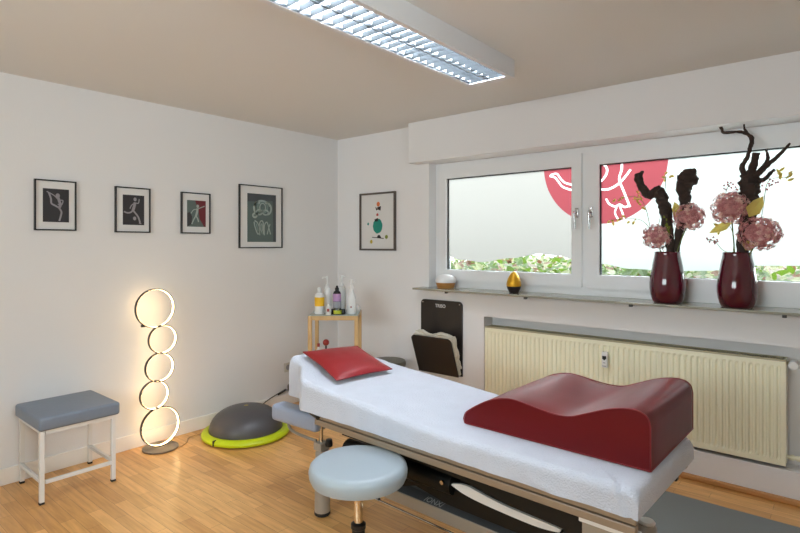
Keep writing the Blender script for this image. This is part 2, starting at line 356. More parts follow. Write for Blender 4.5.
# outside: garden bank with ivy
gb = MB()
NXg, NYg = 40, 14
grid = [[gb.bm.verts.new((-.5+7*i/NXg, .26+3.4*j/NYg, .93+.16*j*3.4/NYg/3.4*2.0+.10*noise.noise(Vector((i*.3, j*.5, 1))))) for j in range(NYg+1)] for i in range(NXg+1)]
for i in range(NXg):
    for j in range(NYg): gb.bm.faces.new((grid[i][j], grid[i+1][j], grid[i+1][j+1], grid[i][j+1]))
struct('ground_outside', gb, 'soil', smooth=True)
def leaf_poly(mb, c, d, up, L, W, fold=.3, idx=0):
    d = d.normalized(); s = d.cross(up).normalized(); n = s.cross(d)
    base = c; tip = c+d*L
    for sg in (-1, 1):
        pts = [base, base+d*L*.3+s*W*.5*sg+n*W*fold*.5, base+d*L*.68+s*W*.38*sg+n*W*fold*.3, tip]
        f = mb.bm.faces.new([mb.bm.verts.new(p) for p in (pts if sg > 0 else pts[::-1])]); f.material_index = idx
ivy = MB()
for k in range(5200):
    x = random.uniform(-.2, 5.6); y = .40+2.5*random.random()**1.3
    top = 1.13+.05*y+.06*math.sin(x*2.3+1)+.07*noise.noise(Vector((x*2, y*2, 0)))
    if 1.15 < x < 1.8: top += .03
    z = random.uniform(.98, top+.06)
    d = Vector((random.uniform(-1, 1), random.uniform(-1, .4), random.uniform(-.4, .8)))
    up = Vector((random.uniform(-.6, .6), random.uniform(-1, .2), 1))
    nz = noise.noise(Vector((x*3, y*3, 5)))
    idx = random.choices((0, 1, 2), (5, 2.4, .8+max(0, nz*9)))[0]
    leaf_poly(ivy, Vector((x, y, z)), d, up, random.uniform(.05, .10), random.uniform(.04, .08), idx=idx)
tag(ivy.build('ivy_bed', ['leafa', 'leafb', 'leafc']), 'low green and brown ivy growing outside along the bottom of the window', 'ivy', kind='stuff')

# ------------------------------------------------------------ ceiling lamp
def ceiling_lamp(label, y0, y1):
    x0, x1, z0 = 2.13, 2.415, 2.333; yc = (y0+y1)/2; xc = (x0+x1)/2
    L = thing('ceiling_lamp', label, 'ceiling lamp', (xc, yc, H))
    hx, hy, d = (x1-x0)/2, (y1-y0)/2, H-z0; w = .026
    h = MB(); h.box(-hx, -hx+.008, -hy, hy, -d, -.0005).box(hx-.008, hx, -hy, hy, -d, -.0005).box(-hx+.008, hx-.008, -hy, -hy+.008, -d, -.0005).box(-hx+.008, hx-.008, hy-.008, hy, -d, -.0005).box(-hx+.008, hx-.008, -hy+.008, hy-.008, -.008, -.0005)
    h.box(-hx+.008, -hx+w, -hy+.008, hy-.008, -d, -d+.006).box(hx-w, hx-.008, -hy+.008, hy-.008, -d, -d+.006).box(-hx+w, hx-w, -hy+.008, -hy+.05, -d, -d+.006).box(-hx+w, hx-w, hy-.05, hy-.008, -d, -d+.006)
    h.build('housing', 'lampbox', L)
    rf = MB()
    for s in (-1, 1):
        c = s*.058
        prof = [(-.055, -d+.012), (-.045, -.05), (-.02, -.022), (.02, -.022), (.045, -.05), (.055, -d+.012)]
        for (a0, za), (a1, zb) in zip(prof, prof[1:]): rf.poly([(c+a0, -hy+.02, za), (c+a1, -hy+.02, zb), (c+a1, hy-.02, zb), (c+a0, hy-.02, za)])
        MB().tube([(c, -hy+.05, -.045), (c, hy-.05, -.045)], .013, 12).build('fluorescent_tube', 'tube', L, smooth=True)
    rf.build('reflector', 'refl', L)
    lv = MB(); lv.box(-.0045, .0045, -hy+.045, hy-.045, -d+.004, -d+.032)
    for s in (-1, 1): lv.box(s*.1145-.002, s*.1145+.002, -hy+.045, hy-.045, -d+.004, -d+.032)
    n = int((y1-y0-.09)/.058)
    for i in range(n+1):
        y = -hy+.045+(y1-y0-.09)*i/n
        for s in (-1, 1):
            lv.poly([(s*.005, y-.001, -d+.006), (s*.112, y-.001, -d+.006), (s*.112, y-.006, -d+.03), (s*.005, y-.006, -d+.03)])
            lv.poly([(s*.005, y+.001, -d+.006), (s*.112, y+.001, -d+.006), (s*.112, y+.006, -d+.03), (s*.005, y+.006, -d+.03)])
    lv.build('louvre_grid', 'louvre', L)
    return L
ceiling_lamp('long white ceiling lamp with two tubes behind a silver louvre grid', -2.53, -.955)

# ------------------------------------------------------------ pictures on the left wall
def picture(name, label, y0, y1, z0, z1, px0, px1, pz0, pz1, group='framed art prints on the walls'):
    t = thing(name, label, 'picture', (0.0, (y0+y1)/2, (z0+z1)/2), group=group)
    hw, hh = (y1-y0)/2, (z1-z0)/2; w = .008
    f = MB(); d = .020
    f.box(.001, d, -hw, -hw+w, -hh, hh).box(.001, d, hw-w, hw, -hh, hh).box(.001, d, -hw+w, hw-w, -hh, -hh+w).box(.001, d, -hw+w, hw-w, hh-w, hh)
    f.build('picture_frame', 'blackm', t)
    MB().box(.002, .010, -hw+w, hw-w, -hh+w, hh-w).build('mount', 'mount', t)
    yc, zc = (y0+y1)/2, (z0+z1)/2
    mp = lambda u, v, x=.0128: Vector((x, (px0+(px1-px0)*u)-yc, (pz1-(pz1-pz0)*v)-zc))
    return t, mp
def pb(mp, u0, u1, v0, v1, x=.0118):
    a = mp(u0, v1); b = mp(u1, v0); return MB().box(.0102, x, a.y, b.y, a.z, b.z)
def figure(mp, mb, limbs, head, lw=.012):
    s = (mp(1, 0)-mp(0, 0)).length; 
    for pts, w in limbs:
        P = [mp(u, v) for u, v in pts]
        P2 = smoothpts([(p.y, p.z) for p in P], 4)
        for q in ribbon(P2, w*.8): mb.poly([(P[0].x, a.x, a.y) for a in q])
    if head:
        c = mp(head[0], head[1]); r = head[2]
        mb.poly([(c.x+.0002, c.y+r*math.cos(k*pi/8), c.z+r*1.2*math.sin(k*pi/8)) for k in range(16)])
# gymnast (print occupies crop region 127-280 / 100-297 of frame 82-320 / 48-347)
t, mp = picture('framed_picture', 'small black framed print of a pale gymnast holding one foot behind, nearest the left edge', -2.543, -2.311, 1.505, 1.82, -2.497, -2.352, 1.558, 1.766)
pr = pb(mp, 0, 1, 0, 1).build('print', 'print', t)
m_ = MB(); figure(mp, m_, [([(.58, .26), (.62, .36), (.66, .48), (.60, .58)], .020), ([(.60, .56), (.45, .50), (.32, .44), (.30, .30), (.22, .12)], .013), ([(.60, .56), (.70, .68), (.68, .80), (.62, .96)], .013), ([(.60, .34), (.42, .20), (.14, .09)], .008), ([(.62, .34), (.76, .34), (.70, .48), (.56, .46)], .008)], (.56, .20, .012))
m_.build('figure', 'fig', pr)
t, mp = picture('framed_picture', 'small black framed print of a pale footballer kicking a ball, second from the left edge', -2.072, -1.834, 1.50, 1.813, -2.021, -1.876, 1.553, 1.760)
pr = pb(mp, 0, 1, 0, 1).build('print', 'print', t)
m_ = MB(); figure(mp, m_, [([(.56, .24), (.52, .38), (.46, .52)], .024), ([(.46, .50), (.36, .58), (.20, .60), (.04, .56)], .013), ([(.48, .52), (.60, .62), (.72, .74), (.80, .92)], .014), ([(.60, .26), (.72, .26), (.76, .12)], .009), ([(.52, .28), (.40, .34), (.32, .46)], .009), ([(.74, .93), (.86, .95)], .008)], (.56, .14, .011))
figure(mp, m_, [], (.54, .78, .011))
m_.build('figure', 'fig', pr)
t, mp = picture('framed_picture', 'small black framed print of a dancer on half grey-green, half dark red ground', -1.603, -1.367, 1.50, 1.81, -1.556, -1.404, 1.552, 1.752)
pr = pb(mp, 0, 1, 0, 1).build('print', 'pgreen', t)
q = MB(); q.poly([mp(u, v, .0122) for u, v in ((.42, 0), (1, 0), (1, 1), (.92, 1), (.66, .7), (.6, .4))]); q.build('red_ground', 'pred', pr)
q = MB(); q.poly([mp(u, v, .0121) for u, v in ((0, .5), (.14, .44), (.26, .62), (.24, .9), (0, 1))]); q.build('dark_patch', 'print', pr)
m_ = MB(); figure(mp, m_, [([(.55, .30), (.52, .45), (.46, .60)], .022), ([(.46, .58), (.56, .70), (.60, .82)], .012), ([(.46, .58), (.34, .74), (.24, .90)], .012), ([(.56, .32), (.74, .26), (.94, .20)], .008), ([(.52, .34), (.34, .36), (.2, .5)], .008)], (.56, .22, .011))
m_.build('figure', 'figg', pr)
t, mp = picture('framed_picture', 'large black framed grey-green print of two pale curling forms, beside the room corner', -1.108, -.676, 1.387, 1.911, -1.030, -.742, 1.438, 1.842)
pr = pb(mp, 0, 1, 0, 1).build('print', 'pgreen', t)
q = MB(); q.poly([mp(u, v, .0122) for u, v in ((0, 0), (1, 0), (1, 1), (.9, 1), (.88, .13), (0, .17))]); q.build('dark_band', 'ptop', pr)
m_ = MB()
def loop(cx, cy, rx, ry, a0=0, a1=360, n=14): return [(cx+rx*math.cos(R(a0+(a1-a0)*i/n)), cy+ry*math.sin(R(a0+(a1-a0)*i/n))) for i in range(n+1)]
figure(mp, m_, [(loop(.50, .25, .26, .11, 180, 360), .018), (loop(.36, .30, .14, .12, 90, 300), .020), (loop(.68, .30, .14, .12, -120, 90), .020), (loop(.52, .28, .10, .09), .013), (loop(.40, .38, .10, .05), .015), (loop(.62, .38, .10, .05), .015), (loop(.25, .45, .07, .04), .018),
 ([(.22, .58), (.26, .70), (.36, .84), (.42, .74), (.34, .60), (.24, .56)], .012), ([(.42, .86), (.40, .66), (.46, .56), (.54, .60), (.54, .84)], .012), ([(.58, .86), (.58, .66), (.66, .58), (.72, .66), (.80, .84)], .012), ([(.68, .84), (.72, .74), (.78, .62)], .012), (loop(.48, .70, .04, .08), .006)], None)
m_.build('figure', 'figg', pr)
for L_ in ((loop(.52, .27, .17, .12), .02), ([(.30, .62), (.36, .78)], .014), ([(.48, .62), (.48, .82)], .016)):
    m_ = MB(); figure(mp, m_, [L_], None)
    for v in m_.bm.verts: v.co.x -= .0003
    m_.build('figure_shadow', 'gfig2', pr)
# picture on the window wall
t = thing('framed_picture', 'grey-brown framed print with a teal oval and small dots, on the window wall', 'picture', (.533, 0, 1.625), group='framed art prints on the walls')
hw, hh, w = .218, .263, .016
f = MB(); f.box(-hw, -hw+w, -.022, -.001, -hh, hh).box(hw-w, hw, -.022, -.001, -hh, hh).box(-hw+w, hw-w, -.022, -.001, -hh, -hh+w).box(-hw+w, hw-w, -.022, -.001, hh-w, hh)
f.build('picture_frame', 'brownf', t)
pr = MB().box(-hw+w, hw-w, -.010, -.002, -hh+w, hh-w).build('print', 'mount', t)
def pt5(x, y): p = ony(350+x/7.614, 185+y/7.614, -.011); return Vector((p.x-.533, -.0106, p.z-1.625))
def spot(x, y, rx, ry, m, nm, ir=0):
    c = pt5(x, y); q = MB(); q.poly([(c.x+rx*math.cos(k*pi/12)*(1+ir*math.sin(k*2.7)), c.y, c.z+ry*math.sin(k*pi/12)*(1+ir*math.sin(k*1.9))) for k in range(24)]); q.build(nm, m, pr)
spot(210, 312, .058, .068, 'teal', 'teal_oval', .04)
spot(215, 146, .020, .022, 'orange', 'orange_spot'); spot(208, 226, .014, .013, 'redink', 'red_spot'); spot(138, 297, .011, .013, 'teal', 'teal_spot'); spot(277, 395, .018, .018, 'olive', 'olive_spot'); spot(162, 432, .016, .018, 'yellow', 'yellow_spot')
q = MB()
def pq(x, y): v = pt5(x, y); return Vector((v.x, -.0108, v.z))
for L_ in ([(192, 165), (200, 195), (214, 185)], [(236, 160), (232, 195), (214, 188), (205, 170)], [(186, 262), (192, 280), (214, 276), (212, 250), (200, 256)], [(165, 400), (255, 410), (258, 404), (170, 395)], [(205, 398), (212, 382), (226, 380), (240, 404)]):
    q = MB(); q.poly([pq(*p) for p in L_]); q.build('black_mark', 'inkb', pr)

# ------------------------------------------------------------ ring floor lamp
LX = .14
lamp = thing('floor_lamp', 'glowing floor lamp of five stacked black rings on a flat round base', 'floor lamp', (.131, -1.815, 0))
o = Vector((.131, -1.815, 0))
MB().lathe([(.001, 0.0005), (.115, 0.0005), (.118, .004), (.117, .011), (.112, .014), (.001, .014)], (.02, -.012, 0), 48, cap=False).build('base', 'lampbase', lamp, smooth=True)
for (u, v, vt, vb, ul, ur) in ((154.5, 308.5, 289, 327.5, 134.5, 174.5), (162, 339, 325, 353.5, 148, 176.5), (159.3, 367.3, 353.5, 381, 144, 174.5), (154, 395, 381, 409, 139, 169), (160, 428, 408.5, 447, 140, 179.5)):
    c = onx(u, v, LX); zt = onx(u, vt, LX).z; zb = onx(u, vb, LX).z; yl = onx(ul, v, LX).y; yr = onx(ur, v, LX).y
    r = ((zt-zb)+(yr-yl))/4; c.y = (yl+yr)/2; c.z = (zt+zb)/2; hwid = .011
    if zb < .03: c.z = r+.0142
    ro = MB(); N = 64
    def ringm(mb, r0, r1, xa, xb):
        vs = []
        for i in range(N):
            a_ = 2*pi*i/N; cs, sn = math.cos(a_), math.sin(a_)
            vs.append([mb.bm.verts.new((xx-o.x, c.y+rr*cs-o.y, c.z+rr*sn)) for rr, xx in ((r0, xa), (r1, xa), (r1, xb), (r0, xb))])
        for i in range(N):
            p_, q_ = vs[i], vs[(i+1) % N]
            for k in range(4): mb.bm.faces.new((p_[k], p_[(k+1) % 4], q_[(k+1) % 4], q_[k]))
    ringm(ro, r-.006, r, c.x-hwid, c.x+hwid)
    rg = ro.build('ring', 'ringb', lamp, smooth=True)
    li = MB(); ringm(li, r-.0068, r-.0061, c.x-hwid+.001, c.x+hwid-.001)
    li.build('light_strip', 'ring', rg, smooth=True)
k = onx(143, 326, LX)-o
MB().box(k.x-.012, k.x+.012, k.y-.012, k.y+.012, k.z-.008, k.z+.008, bev=.003).build('switch_knob', 'ringb', lamp)
cp = [(.24, -1.74), (.20, -1.66), (.12, -1.60), (.10, -1.45), (.06, -1.36), (.04, -1.25), (.05, -1.12), (.03, -1.0)]
MB().tube(smoothpts([(x-o.x, y-o.y, .004) for x, y in cp], 5), .0025, 8).build('cord', 'cord', lamp, smooth=True)

# ------------------------------------------------------------ padded bench (left)
bn = thing('padded_bench', 'small white steel bench with blue-grey padded seat against the left wall', 'bench', (.255, -2.435, 0))
LXS = ((.055-.255, -2.618+2.435), (.055-.255, -2.245+2.435), (.450-.255, -2.632+2.435), (.442-.255, -2.258+2.435)); hl = .0115
for x, y in LXS:
    lg = MB().box(x-hl, x+hl, y-hl, y+hl, .012, .398, bev=.002).build('leg', 'whitem', bn)
    MB().box(x-hl-.001, x+hl+.001, y-hl-.001, y+hl+.001, 0, .0118, bev=.002).build('rubber_foot', 'rubber', lg)
xa, xb, ya, yb = -.2, .19, -.19, .185
MB().box(xa+hl, xb-hl, ya-hl*.6, ya+hl*.6, .378, .398).box(xa+hl, xb-hl, yb-hl*.6, yb+hl*.6, .378, .398).box(xa-hl*.6, xa+hl*.6, ya+hl, yb-hl, .378, .398).box(xb-hl*.6, xb+hl*.6, ya+hl, yb-hl, .378, .398).build('seat_rail', 'whitem', bn)
for c_ in ((xa+hl, xb-hl, ya-.009, ya+.009), (xa+hl, xb-hl, yb-.009, yb+.009), (xb-.009, xb+.009, ya+hl, yb-hl)):
    MB().box(*c_, .105, .125, bev=.002).build('stretcher', 'whitem', bn)
pm = MB().box(-.218, .216, -.215, .208, .399, .474, bev=.016, seg=4)
pm.build('seat_pad', 'seatgrey', bn, smooth=True)

# ------------------------------------------------------------ balance dome
bo = thing('balance_trainer', 'charcoal half dome balance trainer with lime rim on the floor by the baseboard', 'balance trainer', (.366, -1.281, 0))
MB().lathe([(.001, .0005), (.27, .0005), (.285, .012), (.285, .02), (.001, .02)], n=64, cap=False).build('base_plate', 'black', bo, smooth=True)
MB().lathe([(.262, .006), (.300, .006), (.315, .014), (.318, .028), (.310, .042), (.290, .052), (.268, .052), (.262, .044), (.262, .006)], n=80, cap=False).build('rim', 'lime', bo, smooth=True)
dm = MB().lathe([(.264, .045)]+[(.264*math.cos(a_)**.8 if a_ < 1.55 else .001, .05+.165*math.sin(a_)) for a_ in [i*pi/2/16 for i in range(17)]], n=72, cap=False).build('dome', 'dome', bo, smooth=True)
MB().lathe([(.001, .2162), (.016, .2158), (.001, .2175)], n=16, cap=False).build('emblem', 'domeg', dm)
MB().box(-.006, .006, -.3205, -.29, .012, .05, bev=.002, T=Matrix.Rotation(R(12), 4, 'Z')).build('rim_joint', 'black', bo)

# ------------------------------------------------------------ socket and cable
s = thing('wall_socket', 'pale double wall socket low on the left wall behind the bed', 'socket', (0, -.575, .33))
MB().box(.0005, .012, -.075, .075, -.04, .04, bev=.003).build('cover_plate', 'vent', s)
for yy in (-.036, .036):
    MB().lathe([(.001, .0122), (.020, .0122), (.022, .014), (.024, .014), (.024, .0122)], n=20, cap=False, T=Matrix.Translation((0, yy, 0)) @ Matrix.Rotation(pi/2, 4, 'Y')).build('outlet', 'bgrey', s)
cb = thing('power_cable', 'black power cable with inline switch hanging down the left wall', 'cable', (.02, -.60, 0))
pts = [(.03, -.56, .32), (.05, -.565, .28), (.03, -.585, .2), (.025, -.60, .165), (.03, -.615, .135), (.02, -.66, .138), (.02, -.74, .118), (.03, -.86, .085), (.04, -.96, .03), (.06, -1.02, .006), (.04, -1.08, .006)]
MB().tube(smoothpts([(x-.02, y+.60, z) for x, y, z in pts], 5), .004, 8).build('cord', 'blackcord', cb, smooth=True)
MB().tube([(.008, -.05, .142), (.006, -.13, .117)], .009, 10).build('inline_switch', 'blackcord', cb, smooth=True)
MB().tube(smoothpts([(.01, -.005, .185), (.012, .02, .20), (.012, .015, .15), (.01, -.012, .13), (.01, -.02, .17), (.01, -.005, .185)], 4), .009, 8).build('plug', 'blackcord', cb, smooth=True)
MB().box(-.008, .03, .02, .055, .305, .345, bev=.006).build('wall_plug', 'blackcord', cb)

# ------------------------------------------------------------ treatment table
AX = R(-2.0)
TO = Vector((3.37, -1.677, 0))
tb = thing('treatment_table', 'long treatment table covered by a pale blue terry sheet on a black lifting frame', 'treatment table', TO, AX)
# local: +x towards the foot end (0), -x towards the head
def head_top(x):           # surface height along the table
    if x > -.75: return .70
    if x > -1.55: return .70+.055*(-.75-x)/.8
    return .755+.26*(-1.55-x)
def halfw(x):
    if x > -1.56: return .305
    t = min(1, (-1.56-x)/.2); t = t*t*(3-2*t); return .305-.115*t
MB().box(-1.55, -.02, -.285, .285, .635, .685, bev=.02).build('mattress', 'matt', tb)
HT = Matrix.Translation((-1.56, 0, .69)) @ Matrix.Rotation(math.atan(.26), 4, 'Y')
MB().box(-.235, -.0, -.17, .17, -.02, .035, bev=.015, T=HT).build('head_section', 'matt', tb)
sh = MB(); NA = 44
def section(x, e=0, rr=.03, hem=.615):
    hw_ = halfw(x); zt = head_top(x)
    hem = .615
    pts = []
    zt = zt-(zt-hem)*e
    r_ = min(rr, max(.0005, (zt-hem)*.45)); 
    n1 = 5
    for i in range(n1): pts.append((-hw_-.004*(1-i/n1), hem+(zt-r_-hem)*i/n1))
    for i in range(6): a_ = pi/2*i/6; pts.append((-hw_+r_*(1-math.cos(a_)), zt-r_+r_*math.sin(a_)))
    for i in range(NA+1): pts.append((-hw_+r_+(2*hw_-2*r_)*i/NA, zt))
    for i in range(5, -1, -1): a_ = pi/2*i/6; pts.append((hw_-r_*(1-math.cos(a_)), zt-r_+r_*math.sin(a_)))
    for i in range(n1-1, -1, -1): pts.append((hw_+.004*(1-i/n1), hem+(zt-r_-hem)*i/n1))
    return pts
st = []
XF, XH = 0.0, -1.83
for e in (1, .8, .6, .4): st.append((XF, e))
for i in range(5): a_ = pi/2*i/5; st.append((XF-.03*(1-math.cos(a_)), .4*(1-math.sin(a_))))
nst = 230
for i in range(nst+1): st.append((XF-.03+(XH+.05-XF+.0)*i/nst+.0, 0))
for i in range(4, -1, -1): a_ = pi/2*i/5; st.append((XH+.02*(1-math.cos(a_)), .2*(1-math.sin(a_))))
for e in (.4, .6, .8, 1): st.append((XH, e))
rows = []
for x, e in st:
    row = []
    for j, (y, z) in enumerate(section(x, e)):
        p = Vector((x, y, z)); q = Vector((x*2.2, y*3.5, z*3))
        amp = .0035 if z > head_top(x)-.02 else .0035
        dz = noise.noise(q*1.6)*amp + noise.noise(q*5)*amp*.35
        side = max(0, min(1, (head_top(x)-.03-z)/.05))
        fold = side*.0018*math.sin(x*38+noise.noise(Vector((x*3, 0, 0)))*5)*(1 if abs(y) > halfw(x)-.03 else 0)
        p.z += dz*(1-side); p.y += (fold+dz*side)*(-1 if y < 0 else 1)
        if x > -.16 and y < -halfw(x)+.09:       # tuck crease at the near foot corner
            zr = (z-.615)/.085
            xl = -.022-.035*zr-.9*max(0, y+halfw(x)-.02)
            d_ = (x-xl)/.007
            g_ = math.exp(-d_*d_)*.007-.004*math.exp(-((x-xl+.02)/.012)**2)
            p.y += g_*(1 if zr < .8 else .4); p.z -= g_*(.8 if zr > .6 else 0)
        if x < -.2 and side > .2: p.y -= .003*math.exp(-((z-.64-.03*math.sin(x*9))/.008)**2)*max(0, noise.noise(Vector((x*5, 3, 1))))*3
        if j in (0, ) or side > .95: p.z += .003*noise.noise(Vector((x*4, y, 2)))
        row.append(sh.bm.verts.new(p))
    rows.append(row)
for a, b in zip(rows, rows[1:]):
    for j in range(len(a)-1): sh.bm.faces.new((a[j], a[j+1], b[j+1], b[j]))
sheet = sh.build('terry_sheet', 'sheet', None, smooth=True)
sheet.location = TO; sheet.rotation_euler = (0, 0, AX)
tag(sheet, 'pale blue terry cloth sheet stretched over the treatment table', 'sheet')
# tuck fold at near foot corner
# frame
fm = MB(); fm.box(-1.50, -.014, -.285, -.255, .588, .632, bev=.003).box(-1.50, -.014, .255, .285, .588, .632, bev=.003).box(-1.50, -1.47, -.255, .255, .588, .632).box(-.12, -.09, -.255, .255, .60, .632).box(-1.50, -.014, -.286, -.26, .556, .583, bev=.003)
fm.build('bed_frame', 'taupe', tb)
MB().box(-1.47, -.06, -.25, .25, .61, .634).build('base_board', 'blackg', tb)
# black side beam, arms, covers
bpoly = [(-1.36, .565), (-.235, .565), (-.19, .52), (-.19, .41), (-.26, .40), (-.262, .472), (-.45, .482), (-.65, .512), (-.90, .522), (-1.36, .525)]
for yb in (-.235, .185):
    MB().prism([(x, yb, z) for x, z in bpoly], (0, .05, 0)).build('side_beam', 'blackg', tb)
MB().tube([(-1.42, -.14, .425), (-.77, -.15, .44)], .042, 18).build('lift_cylinder', 'blackg', tb, smooth=True)
MB().lathe([(.001, 0), (.009, 0), (.009, .006), (.001, .006)], n=12, cap=False, T=Matrix.Translation((-.80, -.195, .455)) @ Matrix.Rotation(pi/2, 4, 'X')).build('pivot_bolt', 'chrome', tb)
apoly = [(-1.02, .385), (-.72, .425), (-.60, .412), (-.40, .404), (-.20, .415), (-.18, .365), (-.30, .35), (-.80, .352)]
for ya_ in (-.158, .12):
    MB().prism([(x, ya_, z) for x, z in apoly], (0, .035, 0)).build('scissor_arm', 'blackg', tb)
for ya_ in (-.115, .085):
    MB().prism([(-1.38, ya_, .26), (-1.30, ya_, .26), (-.35, ya_, .56), (-.44, ya_, .575)], (0, .03, 0)).build('scissor_arm', 'blackg', tb)
MB().prism([(x, -.172, z) for x, z in smoothpts([(-.78, .447), (-.705, .464), (-.602, .450), (-.503, .440), (-.32, .433), (-.306, .425), (-.318, .417), (-.41, .409), (-.602, .416), (-.708, .427), (-.78, .447)], 4)[:-1]], (0, .012, 0)).build('white_cover', 'whitem', tb)
MB().prism([(-.99, -.125, .362), (-.93, -.125, .380), (-.80, -.125, .352), (-.83, -.125, .338)], (0, .008, 0)).build('grey_cover', 'steelg', tb)
# white chassis at the foot
MB().box(-.20, -.012, -.26, -.235, .53, .554, bev=.003).box(-.50, -.10, .19, .22, .505, .553, bev=.003).box(-.20, -.17, -.22, .19, .505, .553).box(-.33, -.10, -.215, .185, .49, .505).build('foot_bracket', 'whitem', tb)
MB().box(-.195, -.02, -.245, -.236, .465, .529, bev=.002).build('foot_panel', 'steelg', tb)
MB().box(-.075, -.045, .255, .285, .53, .5555, bev=.006).build('corner_buffer', 'black', tb)
# lower chassis
ch = MB().box(-1.55, -.12, -.138, -.10, .255, .308, bev=.004).box(-1.55, -.12, .10, .138, .255, .308, bev=.004).box(-1.64, -1.55, -.14, .14, .24, .30, bev=.004).box(-.19, -.11, -.27, .27, .24, .30, bev=.004)
ch.build('chassis', 'steelg', tb)
MB().prism([(-1.55, -.136, .309), (-1.55, -.10, .332), (-1.55, .10, .332), (-1.55, .136, .309)], (1.39, 0, 0)).build('chassis_cover', 'railtop', tb)
MB().tube([(-1.50, -.15, .238), (-.15, -.15, .238)], .005, 8).build('foot_bar', 'chrome', tb, smooth=True)
tx = bpy.data.curves.new('t', 'FONT'); tx.body = '/ONX/'; tx.size = .034; tx.extrude = .0004; tx.shear = .2
txo = bpy.data.objects.new('t', tx); COL.objects.link(txo); bpy.context.view_layer.update()
me = bpy.data.meshes.new_from_object(txo.evaluated_get(bpy.context.evaluated_depsgraph_get())); bpy.data.objects.remove(txo)
lo = bpy.data.objects.new('lettering', me); COL.objects.link(lo); me.materials.clear(); me.materials.append(M['lettering']); lo.parent = tb
me.transform(Matrix.Translation((-.95, -.132, .3128)) @ Matrix.Rotation(math.atan2(.023, .036), 4, 'X'))
# feet
for x, y in ((-1.665, -.10), (-1.665, .17), (-.15, -.25), (-.15, .25)):
    ft = MB().lathe([(.001, .02), (.041, .02), (.040, .1), (.036, .33), (.030, .342), (.001, .344)], (x, y, 0), 28, cap=False).build('foot_column', 'taupel', tb, smooth=True)
    if x > -1: MB().lathe([(.001, .3442), (.029, .3442), (.031, .349), (.026, .356), (.001, .358)], (x, y, 0), 28, cap=False).build('column_cap', 'whitem', ft, smooth=True)
    MB().lathe([(.001, 0), (.036, 0), (.042, .006), (.042, .0195), (.001, .0195)], (x, y, 0), 28, cap=False).build('rubber_foot', 'rubber', ft, smooth=True)
# pole and bracket at head near side
MB().box(-1.69, -1.63, -.14, -.08, .345, .385, bev=.004).build('column_bracket', 'taupel', tb)
MB().tube([(-1.655, -.115, .38), (-1.655, -.115, .62)], .0095, 12).build('support_pole', 'chrome', tb, smooth=True)
MB().lathe([(.001, 0), (.018, 0), (.02, .01), (.016, .035), (.001, .036)], (-1.612, -.10, .372), 14, cap=False).build('clamp_knob', 'black', tb, smooth=True)
MB().tube([(-1.60, -.26, .605), (-1.52, -.285, .602), (-1.46, -.297, .600)], [.006, .008, .012], 10).build('release_lever', 'black', tb, smooth=True)
# armrest
AR = Matrix.Translation((-1.82, -.13, .487)) @ Matrix.Rotation(R(4), 4, 'Z')
MB().box(-.19, .17, -.045, .055, -.045, .045, bev=.022, seg=4, T=AR).build('armrest', 'padblue', tb, smooth=True)
MB().tube(smoothpts([(-1.90, -.14, .46), (-1.90, -.14, .42), (-1.86, -.14, .40), (-1.76, -.14, .395), (-1.69, -.12, .385)], 5), .008, 10).build('armrest_tube', 'steelg', tb, smooth=True)
AR2 = Matrix.Translation((-1.82, .30, .50))
MB().box(-.19, .17, -.045, .055, -.045, .045, bev=.022, seg=4, T=AR2).build('armrest', 'padblue', tb, smooth=True)
MB().tube(smoothpts([(-1.85, .30, .46), (-1.85, .30, .42), (-1.80, .28, .40), (-1.72, .22, .39), (-1.69, .17, .385)], 5), .008, 10).build('armrest_tube', 'steelg', tb, smooth=True)

# ------------------------------------------------------------ red wave cushion
A = Vector((2.648, -1.806)); B = Vector((3.348, -1.821)); ang = math.atan2(B.y-A.y, B.x-A.x)
cu = thing('wave_cushion', 'large dark red leatherette wave-shaped leg cushion on the foot of the table', 'cushion', (A.x, A.y, .7015), ang)
prof = [(0, 0), (-.006, .02), (.004, .045), (.03, .066), (.07, .092), (.12, .118), (.17, .133), (.21, .138), (.258, .134), (.32, .124), (.38, .118), (.44, .122), (.50, .145), (.56, .170), (.61, .184), (.645, .188), (.675, .184), (.695, .168), (.702, .14), (.702, .0)]
prof = [(x, z) for x, z in prof]
pf = smoothpts(prof[1:-1], 5); pf = [Vector(prof[0])]+pf+[Vector(prof[-1])]
cm = MB(); W = .528; NYc = 16; rws = []
for j in range(NYc+1):
    y = W*j/NYc; e = min(y, W-y)/.012; 
    sc_ = 0 if e >= 1 else (1-math.sqrt(max(0, 1-(1-e)**2)))*.003
    row = []
    cx_, cz_ = .36, .06
    for p in pf:
        d = Vector((p.x-cx_, p.y-cz_)); L_ = d.length; q = Vector((p.x, p.y))-d/L_*sc_
        w_ = .0025*noise.noise(Vector((p.x*7, y*7, p.y*4)))+.005*math.sin(pi*j/NYc)*(1 if p.y > .03 else 0)
        q += d/L_*w_
        row.append(cm.bm.verts.new((q.x, y, max(0, q.y) if p.y > .001 else 0)))
    rws.append(row)
for a, b in zip(rws, rws[1:]):
    for i in range(len(a)): cm.bm.faces.new((a[i], a[(i+1) % len(a)], b[(i+1) % len(a)], b[i]))
cm.bm.faces.new(rws[0]); cm.bm.faces.new(rws[-1][::-1])
cm.build('cover', 'redl', cu, smooth=True)
for y in (-.0005, W+.0005):
    MB().tube([(p.x, y, max(.003, p.y)) for p in pf], .0022, 6).build('piping', 'redpipe', cu, smooth=True)
MB().tube([(0, 0, .003), (.702, 0, .003)], .0022, 6).build('piping', 'redpipe', cu, smooth=True)
MB().tube([(.703, 0, .003), (.703, W, .003)], .0022, 6).build('piping', 'redpipe', cu, smooth=True)

